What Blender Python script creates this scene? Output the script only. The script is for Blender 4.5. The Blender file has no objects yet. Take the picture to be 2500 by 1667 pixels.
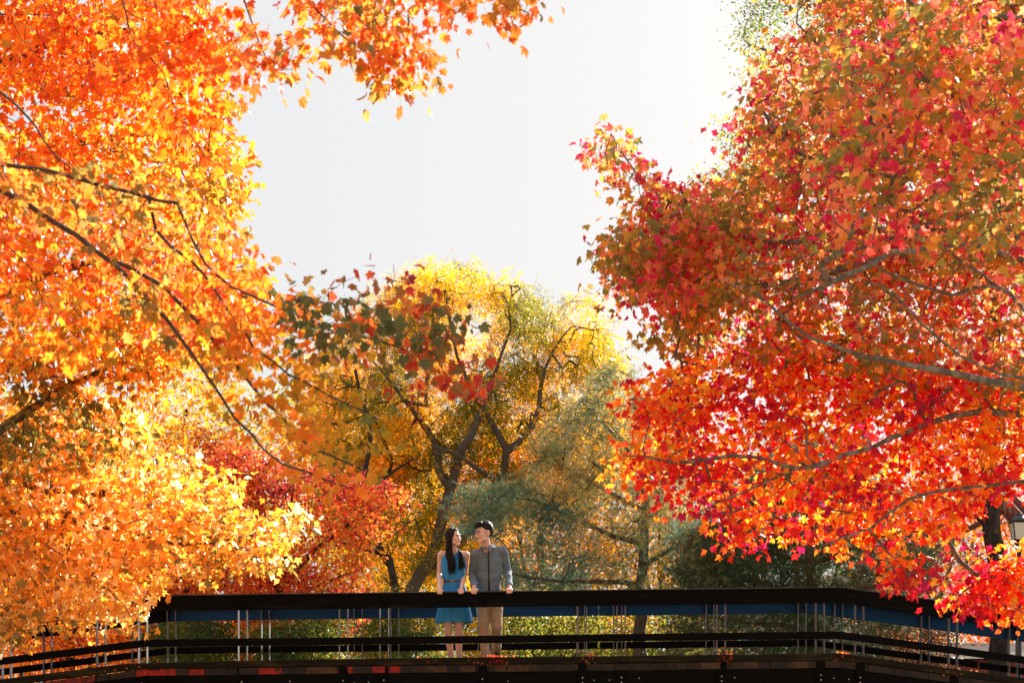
import bpy, math, random
import numpy as np
from mathutils import Vector, Matrix, noise as mnoise

random.seed(7)
RNG = np.random.default_rng(7)
SC = bpy.context.scene
COL = SC.collection

# ------------------------------------------------------------------ camera
EYE = 1.5            # lens height above the path the photographer stands on
F = 4200.0           # focal length in photograph pixels (2500 wide)
HOR = 1800.0         # picture row of the horizon
cam_d = bpy.data.cameras.new('camera')
cam_d.sensor_width = 36.0
cam_d.lens = 36.0 * F / 2500.0
cam_d.shift_y = (HOR - 833.5) / 2500.0
cam_d.clip_end = 2000.0
cam_d.dof.use_dof = True
cam_d.dof.focus_distance = 21.3
cam_d.dof.aperture_fstop = 4.5
cam = bpy.data.objects.new('camera', cam_d)
cam.location = (0, 0, EYE)
cam.rotation_euler = (math.radians(90), 0, 0)
COL.objects.link(cam)
SC.camera = cam

# ------------------------------------------------------------------ light
SUN_EL, SUN_AZ = math.radians(29), math.radians(30)      # azimuth from +Y towards +X
w = bpy.data.worlds.new('World')
SC.world = w
w.use_nodes = True
wn, wl = w.node_tree.nodes, w.node_tree.links
wn.clear()
sky = wn.new('ShaderNodeTexSky')
sky.sky_type = 'NISHITA'
sky.sun_disc = False
sky.sun_elevation = SUN_EL
sky.sun_rotation = SUN_AZ
sky.air_density = 1.0
sky.dust_density = 5.0
sky.ozone_density = 0.6
bg = wn.new('ShaderNodeBackground')
bg.inputs['Strength'].default_value = 0.1
wo = wn.new('ShaderNodeOutputWorld')
veil = wn.new('ShaderNodeMix')          # thin bright cloud drawn over the whole sky
veil.data_type = 'RGBA'
veil.inputs[0].default_value = 0.96
veil.inputs[7].default_value = (2.42, 2.46, 2.50, 1)
wl.new(sky.outputs[0], veil.inputs[6])
wl.new(veil.outputs[2], bg.inputs[0])
wl.new(bg.outputs[0], wo.inputs[0])

sd = bpy.data.lights.new('sun', 'SUN')
sd.energy = 5.0
sd.angle = math.radians(0.5)
sd.color = (1.0, 0.93, 0.82)
so = bpy.data.objects.new('sun', sd)
SUN_DIR = Vector((math.sin(SUN_AZ) * math.cos(SUN_EL), math.cos(SUN_AZ) * math.cos(SUN_EL), math.sin(SUN_EL)))
so.rotation_euler = SUN_DIR.to_track_quat('Z', 'Y').to_euler()
so.location = SUN_DIR * 60
COL.objects.link(so)
SC.view_settings.view_transform = 'Standard'
SC.view_settings.look = 'None'
SC.view_settings.gamma = 1.0
SC.view_settings.exposure = 1.7
SC.cycles.max_bounces = 14
SC.cycles.diffuse_bounces = 7
SC.cycles.transmission_bounces = 8
SC.cycles.sample_clamp_indirect = 8.0


# ------------------------------------------------------------------ helpers
def P(px, py, Y):
    """a point that stands Y metres in front of the camera"""
    return np.array([(px - 1250.0) / F * Y, Y, EYE + (HOR - py) / F * Y])


def tag(o, label=None, cat=None, group=None, kind=None):
    if label: o['label'] = label
    if cat: o['category'] = cat
    if group: o['group'] = group
    if kind: o['kind'] = kind
    return o


def empty(name, loc, label, cat, group=None):
    o = bpy.data.objects.new(name, None)
    o.location = tuple(float(v) for v in loc)
    COL.objects.link(o)
    return tag(o, label, cat, group)


def rmesh(name, V, faces, mats, colors=None, smooth=False, midx=None):
    """V (n,3); faces = list of (m,k) index arrays"""
    me = bpy.data.meshes.new(name)
    V = np.asarray(V, dtype=np.float32)
    me.vertices.add(len(V))
    me.vertices.foreach_set('co', V.ravel())
    loops = np.concatenate([f.ravel() for f in faces]).astype(np.int32)
    tot = np.concatenate([np.full(len(f), f.shape[1], np.int32) for f in faces])
    start = np.concatenate([[0], np.cumsum(tot)[:-1]]).astype(np.int32)
    me.loops.add(len(loops))
    me.loops.foreach_set('vertex_index', loops)
    me.polygons.add(len(tot))
    me.polygons.foreach_set('loop_start', start)
    me.polygons.foreach_set('loop_total', tot)
    if midx is not None: me.polygons.foreach_set('material_index', midx.astype(np.int32))
    me.polygons.foreach_set('use_smooth', np.full(len(tot), smooth, bool))
    me.update(calc_edges=True)
    if colors is not None:
        a = me.color_attributes.new('leafcol', 'FLOAT_COLOR', 'POINT')
        c = np.ones((len(V), 4), np.float32)
        c[:, :3] = colors
        a.data.foreach_set('color', c.ravel())
    for m in (mats if isinstance(mats, (list, tuple)) else [mats]):
        me.materials.append(m)
    return me


def link(name, me, parent=None, loc=(0, 0, 0)):
    o = bpy.data.objects.new(name, me)
    o.location = loc
    if parent is not None: o.parent = parent
    COL.objects.link(o)
    return o


class MB:
    """collects simple closed shapes in one mesh"""
    def __init__(self): self.v, self.f = [], []

    def add(self, vs, fs):
        o = len(self.v)
        self.v += [tuple(map(float, p)) for p in vs]
        self.f += [tuple(i + o for i in f) for f in fs]

    def box(self, x0, x1, y0, y1, z0, z1, c=0.0):
        """box whose long edges can be chamfered by c, long axis X"""
        if c <= 0:
            v = [(x, y, z) for x in (x0, x1) for y in (y0, y1) for z in (z0, z1)]
            self.add(v, [(0, 1, 3, 2), (4, 6, 7, 5), (0, 4, 5, 1), (2, 3, 7, 6), (0, 2, 6, 4), (1, 5, 7, 3)])
        else:
            s = [(y0 + c, z0), (y1 - c, z0), (y1, z0 + c), (y1, z1 - c), (y1 - c, z1), (y0 + c, z1), (y0, z1 - c), (y0, z0 + c)]
            self.prism(s, x0, x1)

    def prism(self, sec, x0, x1, d0=0.0, d1=0.0):
        n = len(sec)
        v = [(x0, a, b + d0) for a, b in sec] + [(x1, a, b + d1) for a, b in sec]
        f = [(i, (i + 1) % n, n + (i + 1) % n, n + i) for i in range(n)]
        self.add(v, f + [tuple(range(n))[::-1], tuple(range(n, 2 * n))])

    def ell(self, c, r, rot=None, nu=14, nv=9):
        v, f = [], []
        c = Vector(c)
        for j in range(nv + 1):
            t = math.pi * j / nv
            for i in range(nu):
                a = 2 * math.pi * i / nu
                p = Vector((r[0] * math.sin(t) * math.cos(a), r[1] * math.sin(t) * math.sin(a), r[2] * math.cos(t)))
                if rot is not None: p = rot @ p
                v.append(c + p)
        for j in range(nv):
            for i in range(nu):
                f.append((j * nu + i, (j + 1) * nu + i, (j + 1) * nu + (i + 1) % nu, j * nu + (i + 1) % nu))
        self.add(v, f)

    def loft(self, secs, n=16, cap=True, mod=None):
        """secs = [(center, rx, ry)], horizontal ellipses"""
        v, f = [], []
        m = len(secs)
        for k, (c, rx, ry) in enumerate(secs):
            for i in range(n):
                a = 2 * math.pi * i / n
                s = mod(k, a) if mod else 1.0
                v.append((c[0] + rx * s * math.cos(a), c[1] + ry * s * math.sin(a), c[2]))
        for k in range(m - 1):
            for i in range(n):
                f.append((k * n + i, k * n + (i + 1) % n, (k + 1) * n + (i + 1) % n, (k + 1) * n + i))
        if cap:
            f.append(tuple(range(n))[::-1])
            f.append(tuple(range((m - 1) * n, m * n)))
        self.add(v, f)

    def tube(self, pts, rad, n=10, flat=1.0, caps=True):
        pts = [Vector(p) for p in pts]
        m = len(pts)
        if not hasattr(rad, '__len__'): rad = [rad] * m
        if caps:   # rounded ends
            d0 = (pts[0] - pts[1]).normalized(); d1 = (pts[-1] - pts[-2]).normalized()
            pts = [pts[0] + d0 * rad[0] * .95, pts[0] + d0 * rad[0] * .6] + pts + [pts[-1] + d1 * rad[-1] * .6, pts[-1] + d1 * rad[-1] * .95]
            rad = [rad[0] * .3, rad[0] * .8] + list(rad) + [rad[-1] * .8, rad[-1] * .3]
            m += 4
        v, f = [], []
        ref = Vector((0.13, 1, 0.21)).normalized()
        for k in range(m):
            t = (pts[min(k + 1, m - 1)] - pts[max(k - 1, 0)]).normalized()
            a = t.cross(ref)
            if a.length < .05: a = t.cross(Vector((1, 0, 0)))
            a.normalize(); b = t.cross(a).normalized()
            for i in range(n):
                u = 2 * math.pi * i / n
                v.append(pts[k] + a * (rad[k] * math.cos(u)) + b * (rad[k] * flat * math.sin(u)))
        for k in range(m - 1):
            for i in range(n):
                f.append((k * n + i, k * n + (i + 1) % n, (k + 1) * n + (i + 1) % n, (k + 1) * n + i))
        f.append(tuple(range(n))[::-1]); f.append(tuple(range((m - 1) * n, m * n)))
        self.add(v, f)

    def mesh(self, name, mat, base=(0, 0, 0), smooth=False):
        me = bpy.data.meshes.new(name)
        me.from_pydata([(x - base[0], y - base[1], z - base[2]) for x, y, z in self.v], [], self.f)
        me.materials.append(mat)
        if smooth: me.polygons.foreach_set('use_smooth', [True] * len(me.polygons))
        me.update()
        return me

    def obj(self, name, mat, parent=None, base=(0, 0, 0), smooth=False):
        return link(name, self.mesh(name, mat, base, smooth), parent)

    def fused(self, name, mat, parent, base, voxel=.007, smooth=4, post=None):
        """melt all shapes into one continuous skin"""
        o = self.obj(name, mat, parent, base, True)
        m = o.modifiers.new('r', 'REMESH'); m.mode = 'VOXEL'; m.voxel_size = voxel; m.use_smooth_shade = True
        if smooth:
            s = o.modifiers.new('s', 'SMOOTH'); s.factor = .5; s.iterations = smooth
        dg = bpy.context.evaluated_depsgraph_get()
        me = bpy.data.meshes.new_from_object(o.evaluated_get(dg))
        o.modifiers.clear()
        o.data = me
        if not me.materials: me.materials.append(mat)
        if post:
            for v in me.vertices: v.co = post(v.co)
        me.polygons.foreach_set('use_smooth', [True] * len(me.polygons))
        me.update()
        return o


# ------------------------------------------------------------------ materials
def mat(name, col, rough=.6, spec=.5, noise=None, bump=None, metal=0.0, objcol=False, stretch=(1, 1, 1)):
    """noise=(scale, colour2, lo, hi); bump=(scale, strength, distance)"""
    m = bpy.data.materials.new(name)
    m.use_nodes = True
    n, l = m.node_tree.nodes, m.node_tree.links
    b = n['Principled BSDF']
    b.inputs['Base Color'].default_value = (*col, 1)
    b.inputs['Roughness'].default_value = rough
    b.inputs['Specular IOR Level'].default_value = spec
    b.inputs['Metallic'].default_value = metal
    tc = n.new('ShaderNodeTexCoord'); mp = n.new('ShaderNodeMapping')
    mp.inputs['Scale'].default_value = stretch
    l.new(tc.outputs['Object'], mp.inputs[0])
    src = None
    if objcol:
        oi = n.new('ShaderNodeObjectInfo'); src = oi.outputs['Color']
        l.new(src, b.inputs['Base Color'])
    if noise:
        t = n.new('ShaderNodeTexNoise'); t.inputs['Scale'].default_value = noise[0]; t.inputs['Detail'].default_value = 6
        l.new(mp.outputs[0], t.inputs['Vector'])
        r = n.new('ShaderNodeMapRange'); r.inputs['From Min'].default_value = noise[2]; r.inputs['From Max'].default_value = noise[3]
        l.new(t.outputs[0], r.inputs[0])
        x = n.new('ShaderNodeMix'); x.data_type = 'RGBA'
        l.new(r.outputs[0], x.inputs[0])
        if src: l.new(src, x.inputs[6])
        else: x.inputs[6].default_value = (*col, 1)
        x.inputs[7].default_value = (*noise[1], 1)
        l.new(x.outputs[2], b.inputs['Base Color'])
    if bump:
        t2 = n.new('ShaderNodeTexNoise'); t2.inputs['Scale'].default_value = bump[0]; t2.inputs['Detail'].default_value = 5
        l.new(mp.outputs[0], t2.inputs['Vector'])
        bp = n.new('ShaderNodeBump'); bp.inputs['Strength'].default_value = bump[1]; bp.inputs['Distance'].default_value = bump[2]
        l.new(t2.outputs[0], bp.inputs['Height']); l.new(bp.outputs[0], b.inputs['Normal'])
    return m


def leaf_mat(name, source, trans=.58, gloss=.55, rough=.36, satur=1.0, tval=1.32):
    m = bpy.data.materials.new(name)
    m.use_nodes = True
    n, l = m.node_tree.nodes, m.node_tree.links
    out = n['Material Output']
    b = n['Principled BSDF']
    b.inputs['Roughness'].default_value = rough
    b.inputs['Specular IOR Level'].default_value = gloss
    if source == 'obj':
        s = n.new('ShaderNodeObjectInfo').outputs['Color']
    else:
        a = n.new('ShaderNodeAttribute'); a.attribute_name = 'leafcol'; s = a.outputs['Color']
    # veins and blotches of the blade
    tc = n.new('ShaderNodeTexCoord'); t = n.new('ShaderNodeTexNoise'); t.inputs['Scale'].default_value = 45; t.inputs['Detail'].default_value = 3
    l.new(tc.outputs['Object'], t.inputs['Vector'])
    hs0 = n.new('ShaderNodeHueSaturation')
    r = n.new('ShaderNodeMapRange'); r.inputs['To Min'].default_value = .7; r.inputs['To Max'].default_value = 1.3
    l.new(t.outputs[0], r.inputs[0]); l.new(r.outputs[0], hs0.inputs['Value']); l.new(s, hs0.inputs['Color'])
    l.new(hs0.outputs[0], b.inputs['Base Color'])
    hs = n.new('ShaderNodeHueSaturation'); hs.inputs['Saturation'].default_value = satur; hs.inputs['Value'].default_value = tval
    l.new(hs0.outputs[0], hs.inputs['Color'])
    tr = n.new('ShaderNodeBsdfTranslucent'); l.new(hs.outputs[0], tr.inputs['Color'])
    mx = n.new('ShaderNodeMixShader'); mx.inputs[0].default_value = trans
    l.new(b.outputs[0], mx.inputs[1]); l.new(tr.outputs[0], mx.inputs[2]); l.new(mx.outputs[0], out.inputs['Surface'])
    return m


M_leaf = leaf_mat('maple_leaf', 'attr')
M_leaf_o = leaf_mat('maple_leaf_single', 'obj')
M_fol = leaf_mat('small_leaf', 'attr', trans=.62, gloss=.35, tval=1.5)
M_gold_leaf = leaf_mat('sunlit_maple_leaf', 'attr', trans=.5, gloss=1.0, rough=.28, satur=1.0, tval=1.6)
M_gold_leaf_o = leaf_mat('sunlit_maple_leaf_single', 'obj', trans=.5, gloss=1.0, rough=.28, satur=1.0, tval=1.6)
M_far = leaf_mat('far_leaf', 'attr', trans=.5, gloss=.3, tval=1.2)
M_needle = leaf_mat('pine_needle', 'attr', trans=.3, gloss=.15, rough=.5, satur=1.0, tval=1.0)
M_bark = mat('grey_bark', (.13, .10, .085), .85, .3, (18, (.27, .23, .20), .45, .62), (40, .9, .02), stretch=(1, 1, .35))
M_bark_dark = mat('dark_bark', (.028, .02, .017), .9, .25, (14, (.06, .045, .035), .45, .65), (30, 1.0, .03), stretch=(1, 1, .3))
M_bark_twig = mat('maple_bark', (.075, .055, .045), .85, .2, (38, (.12, .095, .08), .4, .7), (60, .6, .005))
M_bark_red = mat('red_bark', (.17, .05, .035), .8, .3, (9, (.30, .17, .12), .5, .6), (24, .9, .03), stretch=(1, 1, .4))
M_black = mat('black_stained_timber', (.0016, .0016, .0020), .55, .07, (9, (.018, .015, .012), .6, .8), (30, .35, .004), stretch=(.15, 1, 2))
M_cap = mat('highlit_rail_cap', (.035, .042, .055), .4, .4, (12, (.015, .018, .022), .4, .65), stretch=(.2, 1, 1))  # paler blue-grey paints in the highlight along the rail top
M_mossy = mat('weathered_kerb_timber', (.010, .008, .005), .8, .15, (6, (.028, .022, .008), .48, .62), (40, .6, .006), stretch=(.3, 1, 2))
M_blue = mat('skylit_blue_timber', (.003, .045, .12), .6, .15, (9, (.004, .028, .07), .5, .7), (30, .35, .004), stretch=(.12, 1, 2))  # dark timber with the sky's blue light put into its colour
M_plank = mat('deck_plank_timber', (.1, .08, .06), .8, .3, (12, (.03, .02, .016), .45, .65), (40, .5, .005), objcol=True)
M_steel = mat('galvanised_post_plate', (.19, .19, .21), .5, .4, (20, (.12, .12, .13), .4, .7), metal=.75)
M_plate_dark = mat('painted_post_plate', (.002, .002, .002), .6, .06)
M_bolt = mat('bolt_head_steel', (.45, .44, .42), .35, .5, metal=.8)


# ------------------------------------------------------------------ ground
def th(x, y):
    """height of the ground: a shallow hollow under the bridge, banks at its ends, a low rise behind"""
    h = 0.15 * np.sin(x * .21 + 1.0) * np.cos(y * .17) - .15
    h = h - 1.0 * np.exp(-((y - 21.8 - .05 * x) / 4.5) ** 2)
    bank = 1 / (1 + np.exp(-(np.abs(x) - 10.5) * 1.6)) * np.exp(-((y - 21.8) / 9.0) ** 4)
    h = h * (1 - bank) + bank * 1.35
    return h + .5 / (1 + np.exp(-(y - 45) * .15))


gx = np.concatenate([np.linspace(-500, -42, 14), np.linspace(-40, 40, 81), np.linspace(42, 500, 14)])
gy = np.concatenate([np.linspace(-300, -12, 8), np.linspace(-10, 80, 91), np.linspace(85, 800, 16)])
GX, GY = np.meshgrid(gx, gy)
GZ = th(GX, GY)
V = np.stack([GX, GY, GZ], -1).reshape(-1, 3)
nx, ny = len(gx), len(gy)
ii, jj = np.meshgrid(np.arange(nx - 1), np.arange(ny - 1))
a = (jj * nx + ii).ravel()
M_ground = mat('leaf_strewn_grass', (.34, .25, .13), .95, .2, (1.3, (.16, .15, .06), .45, .6), (9, .8, .05))  # out of view; base colour raised to bounce fill light onto the couple
g = link('ground', rmesh('ground', V, [np.stack([a, a + 1, a + nx + 1, a + nx], 1)], M_ground, smooth=True))
tag(g, 'grassy ground strewn with autumn leaves below the bridge', kind='structure')

# ------------------------------------------------------------------ bridge
YF, YB = 21.0, 22.7
XL, XR = (355 - 1250) / 200.0, (2049 - 1250) / 200.0


def dz(x):
    if x > XR: return .0118 * XR - .135 * (x - XR)
    if x < XL: return .0118 * XL - .125 * (XL - x)
    return .0118 * x


BR = empty('footbridge', (0, 21.8, 0), 'dark timber footbridge with plank railings and steel posts that the couple stand on', 'footbridge')
BB = (0, 21.8, 0)


def beam(name, m, x0, x1, y0, y1, z0, z1, c=.006, jit=0.0):
    """one board that follows the slope of the deck; z above eye level"""
    mb = MB()
    d0, d1 = dz(x0) + random.uniform(-jit, jit), dz(x1) + random.uniform(-jit, jit)
    s = [(y0 + c, z0), (y1 - c, z0), (y1, z0 + c), (y1, z1 - c), (y1 - c, z1), (y0 + c, z1), (y0, z1 - c), (y0, z0 + c)]
    s = [(a, b + EYE) for a, b in s]
    mb.prism(s, x0, x1, d0, d1)
    return mb.obj(name, m, BR, BB)


def X(px, Y=YF): return (px - 1250) / F * Y


E1 = 11.5
top_f = [-E1, XL - 2.9, XL, X(887), X(1470), XR, X(2330), E1]
sec_f = [-E1, XL - 3.1, XL, X(886), X(1460), XR, X(2480), E1]
for k in range(len(top_f) - 1):
    o = beam('top_rail', M_black, top_f[k] + .0004, top_f[k + 1] - .0004, YF - .045, YF, 1.595, 1.775, .006, .0025)
    o = beam('rail_cap', M_cap, top_f[k] + .0004, top_f[k + 1] - .0004, YF - .06, YF + .1, 1.777, 1.79, .003, .001)
for k in range(len(sec_f) - 1):
    beam('middle_rail', M_black, sec_f[k] + .0004, sec_f[k + 1] - .0004, YF - .04, YF, 1.16, 1.25, .006, .0025)
bk = [-E1, X(-60, YB), XL - .05, X(640, YB), X(1125, YB), X(1462, YB), XR + .02, X(2390, YB), E1]
for k in range(len(bk) - 1):
    m_ = M_black if bk[k] < XL - .1 else M_blue
    beam('top_rail', m_, bk[k] + .003, bk[k + 1] - .003, YB, YB + .045, 1.595, 1.775, .006, .004)
    beam('rail_cap', M_cap, bk[k] + .003, bk[k + 1] - .003, YB - .1, YB + .06, 1.777, 1.79, .003, .002)
    beam('middle_rail', M_black, bk[k] + .012, bk[k + 1] - .012, YB, YB + .04, 1.16, 1.25, .006, .004)
kb = [-E1, XL - 3, XL - .2, X(700), X(1080), X(1330), X(1700), XR, XR + 2.4, E1]
for y0, y1 in ((YF - .03, YF + .09), (YB - .09, YB + .03)):
    for k in range(len(kb) - 1):
        beam('kerb', M_mossy, kb[k] + .001, kb[k + 1] - .001, y0, y1, .897, .985, .01, .003)
for yy in (YF - .01, YB - .07):
    for x0, x1 in ((-E1, XL), (XL, XR), (XR, E1)):
        beam('girder', M_black, x0 + .001, x1 - .001, yy, yy + .08, .30, .806, .004)
# deck planks, each one a board of its own
x = -E1 + .05
k = 0
redpx = [(352, 372), (402, 430), (463, 495), (620, 682), (848, 870), (905, 923), (946, 968)]
tanpx = [(745, 775), (806, 826), (1062, 1090), (1120, 1155), (1215, 1275), (1720, 1740), (1830, 1850), (1930, 1960)]
while x < E1 - .2:
    wd = random.choice((.14, .14, .15, .19, .24))
    mb = MB()
    y0 = YF - .022 + random.uniform(-.012, .006)
    s = [(y0, .812), (YB + .03, .812), (YB + .03, .892), (y0 + .006, .892 + random.uniform(-.004, 0)), (y0, .886)]
    mb.prism([(p, q + EYE) for p, q in s], x + .0012, x + wd - .0012, dz(x), dz(x + wd))
    o = mb.obj('deck_plank', M_plank, BR, BB)
    cx = (x + wd / 2) * 200 + 1250
    c = random.choice([(.016, .012, .010), (.02, .016, .013), (.012, .01, .01), (.03, .02, .014)])
    if any(a - 8 < cx < b + 8 for a, b in redpx): c = (.32, .02, .012)
    elif any(a - 8 < cx < b + 8 for a, b in tanpx): c = (.07, .04, .018)
    elif cx < 300 and random.random() < .4: c = (.2, .02, .012)
    o.color = (*c, 1)
    x += wd
    k += 1

front_posts = [-480, -240, 14, 245, 347, 591, 838, 937, 1178, 1422, 1517, 1761, 2003, 2099, 2328, 2560, 2800]
back_posts = [-330, -110, 119, 335, 421, 650, 876, 964, 1190, 1417, 1507, 1732, 1956, 2045, 2256, 2470, 2700]


def post(px, Y, s):
    cx = X(px, Y)
    d = EYE + dz(cx)
    root = MB()
    sy = 1 if s > 0 else -1
    # lower bracket plate against the girder carries the post
    ya, yb = (Y - .03, Y - .012) if s > 0 else (Y + .014, Y + .03)
    root.box(cx - .056, cx + .056, ya, yb, d + .32, d + .89)
    p = root.obj('post', M_plate_dark, BR, BB)
    for q in (-1, 1):
        mb = MB()
        lean = random.uniform(-.003, .003)
        a0, a1 = (Y + .002, Y + .092) if s > 0 else (Y - .092, Y - .002)
        xx = cx + q * .052
        z0, z1 = d + .34, d + 1.75
        t = .0045
        v = [(xx - t, a0, z0), (xx + t, a0, z0), (xx + t, a1, z0), (xx - t, a1, z0),
             (xx - t + lean, a0, z1), (xx + t + lean, a0, z1), (xx + t + lean, a1, z1), (xx - t + lean, a1, z1)]
        mb.add(v, [(0, 3, 2, 1), (4, 5, 6, 7), (0, 1, 5, 4), (1, 2, 6, 5), (2, 3, 7, 6), (3, 0, 4, 7)])
        c = mb.obj('plate', M_steel, p, BB)
    # bracket on the outer face of the top rail
    mb = MB()
    yy = (Y - .049, Y - .0465) if s > 0 else (Y + .0465, Y + .049)
    mb.box(cx - .055, cx + .055, yy[0], yy[1], d + 1.6, d + 1.745)
    mb.obj('bracket', M_plate_dark, p, BB)
    for zz, dx in ((.60, -.0), (.66, .0), (.72, .0)):
        mb = MB()
        yb_ = Y - .034 if s > 0 else Y + .034
        mb.ell((cx + dx, yb_, d + zz), (.011, .008, .011), nu=8, nv=4)
        mb.obj('bolt', M_bolt, p, BB, smooth=True)
    return p


for q in front_posts: post(q, YF, 1)
for q in back_posts: post(q, YB, -1)
for px_, dy in ((865, .69), (900, .70), (1450, .69), (1488, .69), (2035, .68), (2072, .68), (2100, .69), (1793, .70), (346, .68), (277, .66), (310, .65), (708, .72), (1560, .71), (1240, .69)):
    mb = MB(); cx = X(px_)
    mb.ell((cx, YF - .013, EYE + dz(cx) + dy), (.009, .006, .009), nu=8, nv=4)
    mb.obj('bolt', M_bolt, BR, BB, smooth=True)
for x_ in (-7.5, -2.6, 2.4, 7.4):   # timber piers
    for y_ in (YF + .12, YB - .12):
        mb = MB(); mb.tube([(x_, y_, -1.6), (x_, y_, EYE + dz(x_) + .31)], .14, 12, caps=False)
        mb.obj('pier', M_bark_dark, BR, BB, smooth=False)


# ------------------------------------------------------------------ trees
def vnoise(p, scale, seed, n=9):
    r = np.random.default_rng(seed)
    k = r.normal(size=(n, 3)) / scale * 2.0
    ph = r.uniform(0, 6.28, n)
    return np.sin(p @ k.T + ph).sum(1) / math.sqrt(n / 2)        # about unit variance


def smooth_line(pts, step):
    pts = np.asarray(pts, float)
    out = []
    n = len(pts)
    for i in range(n - 1):
        p0, p1, p2, p3 = pts[max(i - 1, 0)], pts[i], pts[i + 1], pts[min(i + 2, n - 1)]
        m = max(1, int(np.linalg.norm(p2 - p1) / step))
        for t in np.arange(m) / m:
            out.append(.5 * ((2 * p1) + (-p0 + p2) * t + (2 * p0 - 5 * p1 + 4 * p2 - p3) * t * t + (-p0 + 3 * p1 - 3 * p2 + p3) * t ** 3))
    out.append(pts[-1])
    return np.array(out)


def inpoly(px, py, poly):
    poly = np.asarray(poly, float)
    inside = np.zeros(len(px), bool)
    j = len(poly) - 1
    for i in range(len(poly)):
        xi, yi = poly[i]; xj, yj = poly[j]
        c = ((yi > py) != (yj > py)) & (px < (xj - xi) * (py - yi) / (yj - yi + 1e-9) + xi)
        inside ^= c
        j = i
    return inside


def sample_poly(rng, poly, Yc, dY, n, clump=.5, cs=.5, seed=1):
    """anchor points inside a crown volume: outline poly, round in depth"""
    poly = np.asarray(poly, float)
    lo, hi = poly.min(0), poly.max(0)
    got = []
    tot = 0
    while tot < n:
        k = n * 4
        q = rng.uniform(lo, hi, (k, 2))
        q = q[inpoly(q[:, 0], q[:, 1], poly)]
        Y = Yc + dY * rng.uniform(-1, 1, len(q)) ** 1
        p = np.stack([(q[:, 0] - 1250) / F * Y, Y, EYE + (HOR - q[:, 1]) / F * Y], 1)
        nz = vnoise(p, cs, seed)
        p = p[nz > rng.normal(-1.2 + clump, .35, len(p))]
        got.append(p); tot += len(p)
    return np.concatenate(got)[:n]


def grow(rng, limbs, anchors, step, tip_r=.0028, bend=.35, droop=0.0, expo=2.3):
    """branches from the limbs to every anchor; returns chains [(points, radii)], tip directions"""
    cap = 60000
    pos = np.zeros((cap, 3)); par = np.full(cap, -1, int); rl = np.zeros(cap)
    n = 0
    chains = []
    for li, (pts, r0, r1) in enumerate(limbs):
        line = smooth_line(pts, step)
        L = len(line)
        line = line + np.concatenate([np.zeros((1, 3)), rng.normal(0, step * .06, (L - 1, 3))])
        rr = np.linspace(r0, r1, L)
        start = -1
        ch = []
        if li > 0:
            d = np.linalg.norm(pos[:n] - line[0], axis=1)
            start = int(d.argmin())
            ch = [start]
        for k in range(L):
            pos[n] = line[k]; par[n] = start; rl[n] = rr[k]
            ch.append(n); start = n; n += 1
        chains.append((ch, True))
    d0 = np.array([np.linalg.norm(pos[:n] - a, axis=1).min() for a in anchors])
    order = np.argsort(d0)
    tips = np.zeros((len(anchors), 3))
    tipn = np.zeros(len(anchors), int)
    for ai in order:
        a = anchors[ai]
        if n > cap - 200: break
        dv = a - pos[:n]
        d = np.sqrt((dv * dv).sum(1))
        i = int(d.argmin())
        L = d[i]
        if L < 1e-4: continue
        p0 = pos[i]
        pd = p0 - pos[par[i]] if par[i] >= 0 else a - p0
        nd = np.linalg.norm(pd)
        pd = pd / nd if nd > 1e-6 else (a - p0) / L
        m = max(1, int(math.ceil(L / step)))
        c = p0 + pd * L * bend + np.array([0, 0, -droop * L])
        ch = [i]
        last = i
        for k in range(1, m + 1):
            t = k / m
            q = (1 - t) ** 2 * p0 + 2 * t * (1 - t) * c + t * t * a
            if k < m: q = q + rng.normal(0, L * .025, 3)
            pos[n] = q; par[n] = last; last = n; ch.append(n); n += 1
        chains.append((ch, False))
        tp = a - pos[par[last]]
        tips[ai] = tp / (np.linalg.norm(tp) + 1e-9)
        tipn[ai] = last
    s = np.zeros(n)
    has = np.zeros(n, bool)
    for k in range(n - 1, -1, -1):
        if not has[k]: s[k] = tip_r ** expo
        if par[k] >= 0:
            s[par[k]] += s[k]; has[par[k]] = True
    r = np.maximum(s ** (1 / expo), rl[:n])
    out = []
    for ch, main in chains:
        rr = r[ch].copy()
        if ch[0] != 0 and len(rr) > 1: rr[0] = min(rr[0], rr[1] * 1.3)
        out.append((pos[ch], rr, main))
    return out, tips, pos[:n], r


def tubes(chains):
    Vs, Fs, off = [], [], 0
    ref = np.array([.2, .93, .31])
    for pts, rr, main in chains:
        n = 9 if rr.max() > .05 else (6 if rr.max() > .012 else 4 if rr.max() > .005 else 3)
        m = len(pts)
        t = np.gradient(pts, axis=0) if m > 1 else np.zeros_like(pts)
        t /= np.linalg.norm(t, axis=1, keepdims=True) + 1e-9
        a = np.cross(t, ref); a /= np.linalg.norm(a, axis=1, keepdims=True) + 1e-9
        b = np.cross(t, a)
        u = np.arange(n) * 2 * math.pi / n
        ring = pts[:, None] + rr[:, None, None] * (a[:, None] * np.cos(u)[None, :, None] + b[:, None] * np.sin(u)[None, :, None])
        Vs.append(ring.reshape(-1, 3))
        k, i = np.meshgrid(np.arange(m - 1), np.arange(n), indexing='ij')
        k, i = k.ravel(), i.ravel()
        j = (i + 1) % n
        Fs.append(np.stack([k * n + i, k * n + j, (k + 1) * n + j, (k + 1) * n + i], 1) + off)
        off += m * n
    return np.concatenate(Vs), np.concatenate(Fs)


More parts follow.
